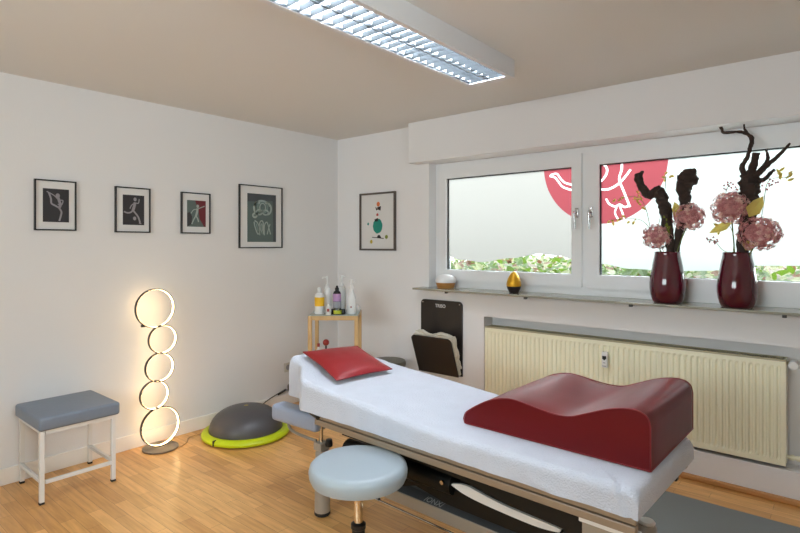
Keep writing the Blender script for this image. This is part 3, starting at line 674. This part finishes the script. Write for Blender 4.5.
# ------------------------------------------------------------ red pillow
Lp, Tp, Rp, Bp = onz(303, 352, .845), onz(357, 346, .845), onz(392, 369, .768), onz(337, 380.5, .768)
pc = (Lp+Tp+Rp+Bp)/4
pil = thing('pillow', 'small flat square red leather pillow on the head end of the table', 'pillow', pc)
pm = MB(); N = 22
def pill(sgn):
    g = []
    for i in range(N+1):
        row = []
        for j in range(N+1):
            u, v = i/N, j/N; a_, b2 = 2*u-1, 2*v-1
            pu = u+.035*math.sin(2*pi*u)*0 ; 
            ins = .035
            uu = .5+(a_/2)*(1-ins*(1-b2*b2)*1.6); vv = .5+(b2/2)*(1-ins*(1-a_*a_)*1.6)
            P = (Lp*(1-uu)+Bp*uu)*(1-vv)+(Tp*(1-uu)+Rp*uu)*vv
            h = ((1-a_*a_)*(1-b2*b2))**.55
            nrm = (Bp-Lp).cross(Tp-Lp).normalized()
            th = (.040 if sgn > 0 else .026)*h + .002*noise.noise(Vector((u*6, v*6, sgn)))*h
            row.append(pm.bm.verts.new(P-pc+nrm*th*sgn))
        g.append(row)
    for i in range(N):
        for j in range(N):
            q = (g[i][j], g[i+1][j], g[i+1][j+1], g[i][j+1]); pm.bm.faces.new(q if sgn > 0 else q[::-1])
    return g
pill(1); pill(-1); bmesh.ops.remove_doubles(pm.bm, verts=pm.bm.verts, dist=.0004)
pm.build('cover', 'redp', pil, smooth=True)
rim = []
for k in range(4):
    a_, b2 = [(Lp, Bp), (Bp, Rp), (Rp, Tp), (Tp, Lp)][k]
    for i in range(10):
        t_ = i/10; p = a_*(1-t_)+b2*t_; bow = .035*1.6*.5*(1-(2*t_-1)**2)
        p = p+(pc-p).normalized()*bow*.36; rim.append(p-pc)
MB().tube(rim, .0028, 6, closed=True).build('piping', 'redpipe', pil, smooth=True)

# ------------------------------------------------------------ round stool
SC = (2.326, -2.085)
SH = .022
sl = thing('rolling_stool', 'round light blue stool on a chrome post beside the treatment table', 'stool', (SC[0], SC[1], 0))
MB().lathe([(a_*1.035, b_+SH) for a_, b_ in [(.001, .455), (.165, .455), (.180, .462), (.188, .480), (.190, .500), (.186, .518), (.176, .528), (.160, .532), (.001, .534)]], n=72, cap=False).build('seat', 'seatlight', sl, smooth=True)
MB().lathe([(.001, .443+SH), (.14, .443+SH), (.165, .4545+SH), (.001, .4545+SH)], n=48, cap=False).build('seat_plate', 'black', sl, smooth=True)
MB().lathe([(.001, .27), (.0175, .27), (.0175, .443+SH), (.001, .443+SH)], n=20, cap=False).build('post', 'chrome', sl, smooth=True)
MB().lathe([(.001, .10), (.026, .10), (.026, .285), (.03, .29), (.03, .305), (.02, .312), (.001, .312)], n=24, cap=False).build('gas_spring_cover', 'black', sl, smooth=True)
MB().tube([(.02, 0.03, .435), (.06, .05, .425), (.065, .052, .40)], .006, 8).build('height_lever', 'black', sl, smooth=True)
for k in range(5):
    a_ = 2*pi*k/5+.3; T_ = Matrix.Rotation(a_, 4, 'Z')
    lg = MB().prism([(.0, -.014, .10), (.24, -.010, .068), (.24, -.010, .090), (.0, -.014, .135)], (0, .026, 0), T=T_).build('leg', 'chrome', sl)
    cs_ = Vector((.23*math.cos(a_), .23*math.sin(a_), 0))
    MB().lathe([(.001, -.011), (.025, -.011), (.027, 0), (.025, .011), (.001, .011)], n=20, cap=False, T=Matrix.Translation((cs_.x, cs_.y, .027)) @ Matrix.Rotation(a_+.6, 4, 'Z') @ Matrix.Rotation(pi/2, 4, 'X')).box(cs_.x-.008, cs_.x+.008, cs_.y-.008, cs_.y+.008, .045, .07).build('caster', 'black', lg, smooth=True)

# ------------------------------------------------------------ grey mat
tag(MB().box(2.62, 4.75, -1.15, -.29, .0005, .010, bev=.003).build('floor_mat', 'matg', loc=(3.68, -.72, 0)), 'flat grey floor mat under the foot end of the table', 'mat')

# ------------------------------------------------------------ radiator
rd = thing('radiator', 'long cream ribbed panel radiator in the niche below the window', 'radiator', (2.60, 0, .20))
x0, x1, z0, z1 = 1.652-2.60, 3.556-2.60, 0.0, .585
pn = MB(); pitch = .0334; nrib = 57; prof = []
w_ = (x1-x0-.03)/nrib
for i in range(nrib):
    xs = x0+.015+i*w_
    prof += [(xs, -.002), (xs+w_*.18, -.002), (xs+w_*.34, .0065), (xs+w_*.66, .0065), (xs+w_*.82, -.002)]
prof.append((x1-.015, -.002))
zz = [(.028, 0), (.042, 1), (z1-.052, 1), (z1-.036, 0)]
rr = [[pn.bm.verts.new((x, -.002+(y+.002)*k_, z)) for x, y in prof] for z, k_ in zz]
for a, b in zip(rr, rr[1:]):
    for i in range(len(a)-1): pn.bm.faces.new((a[i], a[i+1], b[i+1], b[i]))
pn.box(x0, x1, -.002, .012, z1-.036, z1-.012).box(x0, x1, -.002, .012, 0, .028).box(x0, x0+.015, -.002, .012, .028, z1-.036).box(x1-.015, x1, -.002, .012, .028, z1-.036)
pn.build('front_panel', 'cream', rd)
for xx in (x0, x1-.004): MB().box(xx, xx+.004, .0125, .10, .005, z1-.002).build('side_cover', 'cream', rd)
MB().box(x0+.005, x1-.005, .085, .10, .01, z1-.03).build('back_panel', 'cream', rd)
tg = MB(); tg.box(x0, x1, -.002, .004, z1-.0115, z1, bev=.001).box(x0, x1, .094, .10, z1-.0115, z1, bev=.001)
n = 150
for i in range(n+1):
    x = x0+.004+(x1-x0-.012)*i/n; tg.box(x, x+.004, .004, .094, z1-.010, z1-.002)
tg.build('top_grille', 'creamd', rd)
vv = MB(); vx = x1
vv.tube([(vx, .05, .56), (vx+.04, .05, .56)], .010, 10).tube([(vx+.035, .05, .56), (vx+.035, .129, .56)], .010, 10)
vv.build('valve', 'creamd', rd, smooth=True)
MB().tube([(vx+.036, .045, .56), (vx+.036, .00, .56), (vx+.036, -.03, .56)], [.024, .026, .022], 18).build('thermostat_knob', 'whitep', rd, smooth=True)
MB().tube([(vx, .05, .04), (vx+.10, .05, .04), (vx+.14, .05, .04)], [.010, .012, .010], 12).tube([(vx+.02, .05, .04), (vx+.035, .05, .04)], .016, 8).tube([(vx+.045, .05, .04), (vx+.07, .05, .04)], .015, 8).tube([(vx+.135, .05, .04), (vx+.135, .129, .04)], .010, 10).build('return_pipe', 'cream', rd, smooth=True)
for bx in (-.7, .1, .8):
    MB().box(bx-.015, bx+.015, .1005, .1295, .05, .5).build('wall_bracket', 'creamd', rd)
hm = thing('heat_meter', 'small white heat cost meter clipped to the radiator front', 'meter', (2.581, -.003, .655))
MB().box(-.019, .019, -.03, -.0005, -.052, .052, bev=.005, seg=3).build('case', 'whitep', hm, smooth=True)
MB().box(-.013, .013, -.0315, -.0302, .006, .026).prism([(-.009, -.0315, .006), (.009, -.0315, .006), (.003, -.0315, -.002), (-.003, -.0315, -.002)], (0, .0012, 0)).build('display', 'black', hm)
MB().box(-.008, .008, -.0310, -.0302, -.022, -.017).box(-.012, .012, -.0310, -.0302, -.044, -.038).build('markings', 'bgrey', hm)

# ------------------------------------------------------------ folding wall panel (black, with cloth)
wp = thing('folding_wall_panel', 'black-brown wall board with tilted lower flap holding a cream pad, under the sill', 'wall panel', (1.243, 0, .36))
def rrect(x0, x1, z0, z1, r, top=True, n=6):
    P = [(x0, z0), (x1, z0)] if r else []
    P += [(x1-r+r*math.cos(a_), z1-r+r*math.sin(a_)) for a_ in [pi/2*i/n for i in range(n+1)]]
    P += [(x0+r-r*math.sin(a_), z1-r+r*math.cos(a_)) for a_ in [pi/2*i/n for i in range(n+1)]]
    return P
bd = MB(); bd.prism([(x, -.014, z) for x, z in rrect(-.207, .207, 0, .597, .035)], (0, .013, 0)); bdo = bd.build('back_board', 'board', wp)
for sx in (-.185, .185):
    MB().lathe([(.001, 0), (.007, 0), (.006, .003), (.001, .004)], n=12, cap=False, T=Matrix.Translation((sx, -.0142, .574)) @ Matrix.Rotation(pi/2, 4, 'X')).build('screw_cap', 'silver', bdo)
tx = bpy.data.curves.new('t', 'FONT'); tx.body = 'TRISO'; tx.size = .038; tx.extrude = .0004; tx.align_x = 'CENTER'; tx.offset = .0008
txo = bpy.data.objects.new('t', tx); COL.objects.link(txo); bpy.context.view_layer.update()
me = bpy.data.meshes.new_from_object(txo.evaluated_get(bpy.context.evaluated_depsgraph_get())); bpy.data.objects.remove(txo)
lo = bpy.data.objects.new('lettering', me); COL.objects.link(lo); me.materials.clear(); me.materials.append(M['letw']); lo.parent = bdo
me.transform(Matrix.Translation((-.005, -.0146, .538)) @ Matrix.Rotation(pi/2, 4, 'X'))
FT = Matrix.Translation((0, -.032, .0)) @ Matrix.Rotation(R(20), 4, 'X')
MB().prism([(x, -.010, z) for x, z in rrect(-.207, .190, 0.0, .335, .035)], (0, .010, 0), T=FT).build('flap', 'board', wp)
pd = MB().prism([(x, .003, z) for x, z in rrect(-.195, .200, .01, .345, .03)], (0, .020, 0), T=FT)
pdo = pd.build('cloth_pad', 'pad', wp)
cl = MB()
for i in range(2):
    pts = [(-.17+.37*k/12, -.125+.02*i+.008*math.sin(k*1.3+i), .332+.012*math.sin(k*.9+2*i)-.02*i) for k in range(13)]
    cl.tube(smoothpts(pts, 3), .016, 10, jit=.25)
pts = [(.195, -.115+.1*k/8, .33-.30*k/8+.0*k) for k in range(8)]
cl.tube(smoothpts([(x+.006*math.sin(i*2.1), y, z) for i, (x, y, z) in enumerate(pts)], 3), .016, 10, jit=.3)
cl.build('cloth_edge', 'pad', wp, smooth=True)

# ------------------------------------------------------------ waste bin
tag(MB().lathe([(.001, .001), (.12, .001), (.145, .40), (.152, .402), (.154, .425), (.148, .442), (.10, .452), (.001, .455)], n=40, cap=False).build('waste_bin', 'bin', smooth=True, loc=(0, 0, 0)), 'round olive-grey lidded bin by the window wall behind the table', 'bin').location = (.842, -.22, 0)

# ------------------------------------------------------------ wooden trolley and bottles
TR = Vector((.605, -.592, 0)); TZ = .858; TYAW = R(40.0)
tr = thing('side_trolley', 'pale wooden side table with a glass top in the room corner', 'side table', TR, TYAW)
hw, hd, pw = .197, .19, .015
for x in (-1, 1):
    for y in (-1, 1):
        MB().box(x*hw-pw*(1 if x > 0 else -1)-pw, x*hw-pw*(1 if x > 0 else -1)+pw, y*hd-y*pw-pw, y*hd-y*pw+pw, 0, TZ-.001, bev=.002).build('leg', 'beech', tr)
for y in (-1, 1):
    MB().box(-hw+2*pw, hw-2*pw, y*hd-y*pw-.009, y*hd-y*pw+.009, TZ-.035, TZ-.001, bev=.002).build('rail', 'beech', tr)
for x in (-1, 1):
    MB().box(x*hw-x*pw-.009, x*hw-x*pw+.009, -hd+2*pw, hd-2*pw, TZ-.035, TZ-.001, bev=.002).build('rail', 'beech', tr)
MB().box(-hw+.004, hw-.004, -hd+.004, hd-.004, TZ-.0005, TZ+.006, bev=.001).build('glass_top', mat('top_glass', (160, 168, 162), .12), tr)
MB().box(-hw+2*pw+.001, hw-2*pw-.001, -hd+.01, hd-.01, .49, .505, bev=.002).build('lower_shelf', 'beech', tr)
Tm = Matrix.Translation(TR) @ Matrix.Rotation(TYAW, 4, 'Z')
def on_top(px, dl):   # place along the view column px at local depth dl of the table
    d0 = (Tm @ Vector((0, dl, 0))-CAMP).dot(FW); p = CAMP+(FW+RT*((px-400)/FPX))*d0; return Vector((p.x, p.y, TZ+.0065)), d0
def bottle(name, label, px, dl, hpx, wpx, body, parts, shape='round'):
    p, d0 = on_top(px, dl); s_ = d0/FPX; h = hpx*s_; r = wpx*s_/2
    t = thing(name, label, 'bottle', p, TYAW, group='bottles on the corner side table'); return t, h, r
# 1 yellow label
t, h, r = bottle('bottle', 'white bottle with a yellow label, leftmost on the corner side table', 319.5, -.10, 26, 9.5, 0, 0)
bdy = MB().lathe([(.001, 0), (r*.95, 0), (r, .006), (r, h*.68), (r*.8, h*.76), (r*.4, h*.8), (.001, h*.8)], n=28, cap=False).build('body', 'bwhite', t, smooth=True)
MB().lathe([(r+.0006, h*.30), (r+.0006, h*.64)], n=28, cap=False).build('label', 'byel', bdy, smooth=True)
MB().lathe([(.001, h*.8), (r*.42, h*.8), (r*.42, h*.97), (r*.3, h), (.001, h)], n=20, cap=False).build('cap', 'bclear', t, smooth=True)
# 2 tall pump bottle
def pump(label, px, dl, hpx, wpx, bodym='bwhite', nozzle=-1):
    t, h, r = bottle('pump_bottle', label, px, dl, hpx, wpx, 0, 0)
    MB().lathe([(.001, 0), (r*.95, 0), (r, .006), (r, h*.60), (r*.8, h*.68), (r*.45, h*.71), (.001, h*.71)], n=28, cap=False).build('body', bodym, t, smooth=True)
    pmh = MB().lathe([(.001, h*.71), (r*.5, h*.71), (r*.5, h*.78), (r*.18, h*.79), (r*.18, h*.95), (r*.35, h*.95), (r*.35, h), (.001, h)], n=16, cap=False)
    pmh.tube([(0, 0, h*.975), (nozzle*.022, -.01, h*.978), (nozzle*.036, -.016, h*.955)], .005, 8).build('pump', 'bwhite', t, smooth=True)
    return t, h, r
pump('tall white pump bottle standing behind the yellow-labelled bottle', 327.5, -.02, 36, 8)
pump('tall frosted white pump bottle behind the dark purple-labelled bottle', 341.5, .03, 36, 9, 'bclear', 1)
# dark bottle, purple label
t, h, r = bottle('bottle', 'dark brown bottle with purple and grey label in the middle of the side table', 337, -.10, 28, 8, 0, 0)
bdy = MB().lathe([(.001, 0), (r*.95, 0), (r, .006), (r, h*.72), (r*.75, h*.80), (r*.45, h*.82), (.001, h*.82)], n=28, cap=False).build('body', 'bdark', t, smooth=True)
MB().lathe([(r+.0006, h*.45), (r+.0006, h*.72)], n=28, cap=False).build('label', 'bpurp', bdy, smooth=True)
MB().lathe([(r+.0006, h*.18), (r+.0006, h*.44)], n=28, cap=False).build('label', 'bgrey', bdy, smooth=True)
MB().lathe([(.001, h*.82), (r*.5, h*.82), (r*.5, h*.93), (r*.25, h*.94), (r*.25, h), (.001, h)], n=20, cap=False).build('cap', 'bdark', t, smooth=True)
# spray bottle
t, h, r = bottle('pump_bottle', 'white bottle with a slim neck and pump, rightmost of the tall bottles', 351.5, -.08, 34, 9.5, 0, 0)
bdy = MB().lathe([(.001, 0), (r*.95, 0), (r, .006), (r, h*.42), (r*.9, h*.46), (r*.55, h*.62), (r*.35, h*.72), (.001, h*.72)], n=28, cap=False).build('body', 'bwhite', t, smooth=True)
MB().box(-.006, .006, -r-.001, -r+.004, h*.18, h*.22).build('label', 'bred', bdy)
MB().lathe([(.001, h*.72), (r*.45, h*.72), (r*.45, h*.80), (r*.25, h*.82), (r*.2, h*.9), (r*.5, h*.91), (r*.45, h), (.001, h)], n=20, cap=False).build('pump', 'bwhite', t, smooth=True)
# small ones
t, h, r = bottle('small_bottle', 'tiny white bottle with red print in front of the tall pump bottle', 328.5, -.155, 11, 5.5, 0, 0)
MB().lathe([(.001, 0), (r, 0), (r, h*.7), (r*.5, h*.8), (r*.5, h), (.001, h)], n=20, cap=False).build('body', 'bwhite', t, smooth=True)
MB().box(-.009, .009, -r-.001, -r+.006, h*.3, h*.55).build('label', 'bred', t)
t, h, r = bottle('small_jar', 'small black jar with lime label in front of the dark bottle', 337.5, -.155, 6.5, 8, 0, 0)
MB().lathe([(.001, 0), (r, 0), (r, h*.75), (r*.92, h), (.001, h)], n=24, cap=False).build('body', 'bdark', t, smooth=True)
MB().lathe([(r+.0006, h*.15), (r+.0006, h*.7)], n=24, cap=False, T=None).build('label', 'lab_green', t, smooth=True)
t['category'] = 'jar'
t, h, r = bottle('small_jar', 'low black tin at the left of the lime-labelled jar', 333, -.11, 5, 4, 0, 0); t['category'] = 'jar'
MB().lathe([(.001, 0), (r, 0), (r, h*.8), (r*.9, h), (.001, h)], n=20, cap=False).build('body', 'bdark', t, smooth=True)
t, h, r = bottle('small_jar', 'small black tin at the right of the lime-labelled jar', 343, -.12, 5, 5, 0, 0); t['category'] = 'jar'
MB().lathe([(.001, 0), (r, 0), (r, h*.8), (r*.9, h), (.001, h)], n=20, cap=False).build('body', 'bdark', t, smooth=True)
t, h, r = bottle('small_jar', 'low rounded white jar at the right end of the side table', 357, .02, 8, 7, 0, 0); t['category'] = 'jar'
MB().lathe([(.001, 0), (r*.8, 0), (r, h*.4), (r*.8, h*.8), (r*.3, h), (.001, h)], n=20, cap=False).build('body', 'bclear', t, smooth=True)
# lower shelf
p, d0 = on_top(318.5, -.12); t = thing('small_bottle', 'small white bottle with red top on the lower shelf of the side table', 'bottle', (p.x, p.y, .5055))
MB().lathe([(.001, 0), (.018, 0), (.018, .07), (.009, .085), (.009, .10), (.001, .10)], n=20, cap=False).build('body', 'bwhite', t, smooth=True)
MB().lathe([(.001, .10), (.011, .10), (.011, .125), (.001, .127)], n=16, cap=False).build('cap', 'bred', t, smooth=True)
p, d0 = on_top(326, -.05); t = thing('massage_ball', 'red round-headed massager on a short stem, lower shelf of the side table', 'massager', (p.x, p.y, .5055))
MB().lathe([(.001, 0), (.022, 0), (.02, .01), (.007, .02), (.007, .10), (.001, .10)], n=16, cap=False).build('stem', 'bdark', t, smooth=True)
MB().lathe([(.001, .095)]+[(.026*math.sin(a_), .12-.026*math.cos(a_)) for a_ in [pi*i/12 for i in range(1, 12)]]+[(.001, .146)], n=20, cap=False).build('head', 'bred', t, smooth=True)

# ------------------------------------------------------------ things on the sill
SZ = 1.0605
df = thing('aroma_diffuser', 'low round white aroma diffuser with wooden base at the left end of the sill', 'diffuser', (1.285, -.005, SZ))
MB().lathe([(.001, 0), (.064, 0), (.070, .006), (.077, .03), (.080, .045), (.001, .045)], n=40, cap=False).build('wooden_base', 'bamboo', df, smooth=True)
MB().lathe([(.001, .0455), (.082, .0455), (.085, .058), (.081, .078), (.063, .098), (.032, .109), (.012, .112), (.001, .111)], n=40, cap=False).build('cover', 'ceramic', df, smooth=True)
eg = thing('egg_candle_holder', 'golden egg-shaped ornament with dark base on the sill', 'ornament', (1.920, -.035, SZ))
MB().lathe([(.001, 0), (.034, 0), (.036, .006), (.048, .03), (.053, .048), (.001, .048)], n=32, cap=False).build('base', 'dark', eg, smooth=True)
MB().lathe([(.001, .0482), (.053, .0482), (.0545, .06), (.052, .08), (.043, .108), (.030, .132), (.016, .150), (.001, .158)], n=32, cap=False).build('shell', 'gold', eg, smooth=True)
def vase(label, x, y):
    t = thing('vase', label, 'vase', (x, y, SZ), group='burgundy vases on the sill')
    MB().lathe([(.001, 0), (.072, 0), (.078, .004), (.087, .02), (.096, .05), (.101, .085), (.101, .12), (.097, .16), (.090, .20), (.082, .25), (.0745, .285), (.072, .302), (.073, .310), (.070, .313), (.066, .306), (.069, .28), (.079, .22), (.089, .15), (.092, .1), (.07, .02), (.001, .015)], n=56, cap=False).build('body', 'vase', t, smooth=True)
    
    return t
V1 = (2.965, -.032); V2 = (3.332, -.035)
vase('burgundy glazed vase holding two knobbly mossy branches, left of the pair', *V1)
vase('burgundy glazed vase holding a tall forked branch, nearer the right photo edge', *V2)
def c5(x, y, Y=-.045): return ony(620+x/2.66, 110+y/2.66, Y)
def c6(x, y, Y=-.045): return ony(700+x/2.66, 110+y/2.66, Y)
def branch(label, segs, base, mossy=None):
    t = thing('dry_branch', label, 'branch', base, group='bare branches in the vases'); b0 = Vector(base)
    for i, (pts, rad) in enumerate(segs):
        P = smoothpts(pts, 7); n = len(P); K = len(rad)-1
        rads = [rad[min(K, int(q_ := j/(n-1)*K))]*(1-(j/(n-1)*K-int(j/(n-1)*K)))+rad[min(K, int(j/(n-1)*K)+1)]*(j/(n-1)*K-int(j/(n-1)*K)) for j in range(n)]
        P = [p-b0+Vector((noise.noise(p*14)*.006, noise.noise(p*14+Vector((9, 0, 0)))*.006, 0)) for p in P]
        MB().tube(P, [q_*1.15 for q_ in rads], 12, jit=.4).build('trunk' if i == 0 else 'twig', 'bark', t, smooth=True)
    if mossy:
        m_ = MB()
        for q in mossy: m_.tube([q-b0, q-b0+Vector((.004, -.012, -.06))], [.018, .008], 8, jit=.5)
        m_.build('moss', 'moss', t, smooth=True)
    return t
inv1 = Vector((V1[0], V1[1], SZ+.02)); inv2 = Vector((V2[0], V2[1], SZ+.02))
branch('curved knobbly branch leaning left out of the left vase, moss on its stem', [
  ([inv1+Vector((-.01, 0, 0)), c5(133, 372), c5(127, 320), c5(122, 270), c5(112, 235), c5(98, 216), c5(76, 226), c5(58, 205), c5(50, 182), c5(46, 170)], [.018, .021, .025, .029, .030, .027, .023, .020, .022, .018]),
  ([c5(52, 186), c5(56, 168), c5(62, 164)], [.012, .010, .006])], inv1, [c5(118, 262, -.06), c5(124, 290, -.06), c5(128, 310, -.06)])
branch('short thick branch with a gnarled knob rising behind the flowers of the left vase', [
  ([inv1+Vector((.015, .012, 0)), c5(148, 372, -.03), c5(160, 320, -.03), c5(172, 270, -.03), c5(172, 225, -.03), c5(172, 200, -.03), c5(180, 180, -.03), c5(182, 158, -.03)], [.014, .016, .020, .026, .030, .040, .043, .026]),
  ([c5(176, 200, -.03), c5(160, 188, -.03), c5(157, 176, -.03)], [.02, .016, .010]), ([c5(180, 195, -.03), c5(198, 190, -.03), c5(204, 178, -.03)], [.02, .018, .012]), ([c5(182, 175, -.03), c5(194, 162, -.03), c5(200, 168, -.03)], [.016, .014, .008])], inv1)
branch('tall forked dark branch with a crooked arm reaching left above the right vase', [
  ([inv2, c6(112, 372), c6(122, 320), c6(130, 270), c6(134, 225), c6(132, 190), c6(132, 172)], [.022, .026, .032, .036, .040, .042, .036]),
  ([c6(120, 180), c6(112, 152), c6(124, 128), c6(136, 100), c6(138, 76), c6(122, 62), c6(96, 58), c6(66, 60), c6(58, 50), c6(57, 38)], [.018, .012, .010, .009, .010, .008, .007, .007, .008, .008]),
  ([c6(126, 62), c6(118, 50), c6(117, 36)], [.007, .005, .003]),
  ([c6(134, 178), c6(140, 150), c6(150, 114)], [.022, .018, .016]),
  ([c6(148, 178), c6(164, 158), c6(178, 138), c6(179, 118), c6(176, 104)], [.018, .012, .009, .007, .005]),
  ([c6(158, 168), c6(180, 146), c6(206, 124), c6(222, 108), c6(240, 88)], [.016, .011, .009, .007, .005]),
  ([c6(156, 190), c6(176, 180), c6(190, 168), c6(202, 158)], [.016, .010, .009, .007])], inv2)
def hydrangea(label, c, r, base, seed, leaf=None):
    rnd = random.Random(seed); t = thing('dried_hydrangea', label, 'flower', base, group='dried pink hydrangeas in the vases'); b0 = Vector(base)
    h = MB()
    for k in range(380):
        z_ = rnd.uniform(-.95, 1); a_ = rnd.uniform(0, 2*pi); q = math.sqrt(max(0, 1-z_*z_))
        d = Vector((q*math.cos(a_), q*math.sin(a_), z_*.92)); rr_ = r*rnd.uniform(.78, 1.03); p = c-b0+Vector((d.x*rr_, d.y*rr_*.8, d.z*rr_))
        n = (d+Vector([rnd.uniform(-.5, .5) for _ in range(3)])).normalized(); s1 = n.orthogonal().normalized(); s1.rotate(Matrix.Rotation(rnd.uniform(0, 6), 3, n)); s2 = n.cross(s1)
        mi = rnd.choice((0, 0, 1, 1, 2)); L_ = r*rnd.uniform(.10, .16)
        for m4 in range(4):
            dd = s1*math.cos(m4*pi/2)+s2*math.sin(m4*pi/2); ee = n.cross(dd)
            f = h.bm.faces.new([h.bm.verts.new(x_) for x_ in (p, p+dd*L_*.6+ee*L_*.42+n*L_*.2, p+dd*L_*1.05+n*L_*.12, p+dd*L_*.6-ee*L_*.42+n*L_*.2)]); f.material_index = mi
    core = h
    core.lathe([(.001, -r*.5), (r*.5, -r*.35), (r*.72, 0), (r*.55, r*.4), (.001, r*.6)], c-b0, 14, cap=False)
    h.build('flower_head', ['flower', 'flowerd', 'flowerp'], t)
    MB().tube(smoothpts([Vector((0, 0, .05)), (c-b0)*.5+Vector((0, 0, .06)), c-b0-Vector((0, 0, r*.3))], 6), .0035, 8).build('stem', 'stem', t, smooth=True)
    if leaf:
        for q, d, L_, W_ in leaf:
            lf = MB(); leaf_poly(lf, q-b0, d, Vector((0, -1, .2)), L_, W_, .25); lf.build('leaf', 'dryleaf', t)
def H5(x, y, Y): return ony(x, y, Y)
hydrangea('small pink dried hydrangea hanging low at the left of the left vase', H5(657, 237, -.07), .082, inv1, 1)
hydrangea('pink dried hydrangea at the upper right of the left vase', H5(689, 217, -.07), .088, inv1, 2, [(c5(160, 290, -.06), Vector((-.3, 0, 1)), .11, .06)])
hydrangea('pink dried hydrangea at the upper left of the right vase', H5(731, 208, -.07), .102, inv2, 3, [(c6(130, 285, -.12), Vector((.5, 0, .85)), .13, .075), (c6(85, 300, -.06), Vector((-1, 0, -.5)), .13, .05)])
hydrangea('largest pink dried hydrangea at the lower right of the right vase', H5(759, 234, -.09), .102, inv2, 4, [(c6(140, 375, -.07), Vector((-.6, 0, .8)), .08, .05)])
def sprig(label, base, stems, leaves, seeds):
    t = thing('dried_sprig', label, 'dried sprig', base, group='thin dried sprigs in the vases'); b0 = Vector(base)
    m_ = MB()
    for pts in stems: m_.tube(smoothpts([p-b0 for p in pts], 6), .0018, 6)
    m_.build('stem', 'stem', t, smooth=True)
    rnd = random.Random(len(leaves))
    for p in leaves:
        lf = MB()
        for k in range(3): leaf_poly(lf, p-b0+Vector((rnd.uniform(-.02, .02), 0, rnd.uniform(-.015, .015))), Vector((rnd.uniform(-1, 1), rnd.uniform(-.4, .4), rnd.uniform(-.6, .6))), Vector((0, -1, .3)), rnd.uniform(.024, .040), .017)
        lf.build('leaf_cluster', 'dryleaf', t)
    for p in seeds:
        sd = MB()
        for k in range(4):
            c = p-b0+Vector((rnd.uniform(-.02, .02), rnd.uniform(-.01, .01), rnd.uniform(-.015, .015))); T_ = Matrix.Translation(c)
            bmesh.ops.create_icosphere(sd.bm, subdivisions=1, radius=.006, matrix=T_)
        sd.build('seed_head', 'seed', t)
def d7(x, y, Y=-.01): return ony(540+x/3.807, 150+y/3.807, Y)
sprig('thin dried sprig reaching left from the left vase across the red disc', inv1, [[inv1+Vector((-.02, .02, .28)), d7(440, 330), d7(390, 270), d7(330, 262), d7(268, 268)], [d7(420, 300), d7(400, 215), d7(365, 178), d7(300, 185)], [d7(440, 330), d7(470, 200), d7(480, 100)]],
  [d7(268, 266), d7(310, 256), d7(350, 262), d7(378, 172), d7(362, 186), d7(300, 188), d7(382, 210), d7(476, 98), d7(492, 102)], [])
sprig('thin dried seed sprig rising left of the right vase', inv2, [[inv2+Vector((-.02, 0, .28)), c6(88, 330), c6(60, 260), c6(78, 195)], [inv2+Vector((-.02, 0, .28)), c6(60, 372), c6(40, 350), c6(20, 345)]], [c6(46, 312)], [c6(80, 192), c6(70, 205), c6(92, 210), c6(25, 344), c6(45, 345), c6(38, 352)])
sprig('thin dried seed sprig rising right of the right vase', inv2, [[inv2+Vector((.02, 0, .28)), c6(150, 340), c6(168, 260), c6(182, 190), c6(235, 178)]], [c6(226, 172), c6(236, 182), c6(210, 170)], [c6(182, 190), c6(170, 206), c6(196, 200), c6(165, 185)])

# ------------------------------------------------------------ world and render look
w = bpy.data.worlds.new('sky'); sc.world = w; w.use_nodes = True
bg = w.node_tree.nodes['Background']; bg.inputs[0].default_value = (.88, .95, 1.0, 1); bg.inputs[1].default_value = 7.0
sc.view_settings.view_transform = 'Standard'; sc.view_settings.look = 'None'; sc.view_settings.gamma = 1; sc.view_settings.exposure = .97
sc.view_settings.use_curve_mapping = False
sc.cycles.max_bounces = 8; sc.cycles.diffuse_bounces = 5; sc.cycles.transparent_max_bounces = 12; sc.cycles.sample_clamp_indirect = 6
sc.cycles.use_denoising = True; sc.cycles.caustics_reflective = False; sc.cycles.caustics_refractive = False
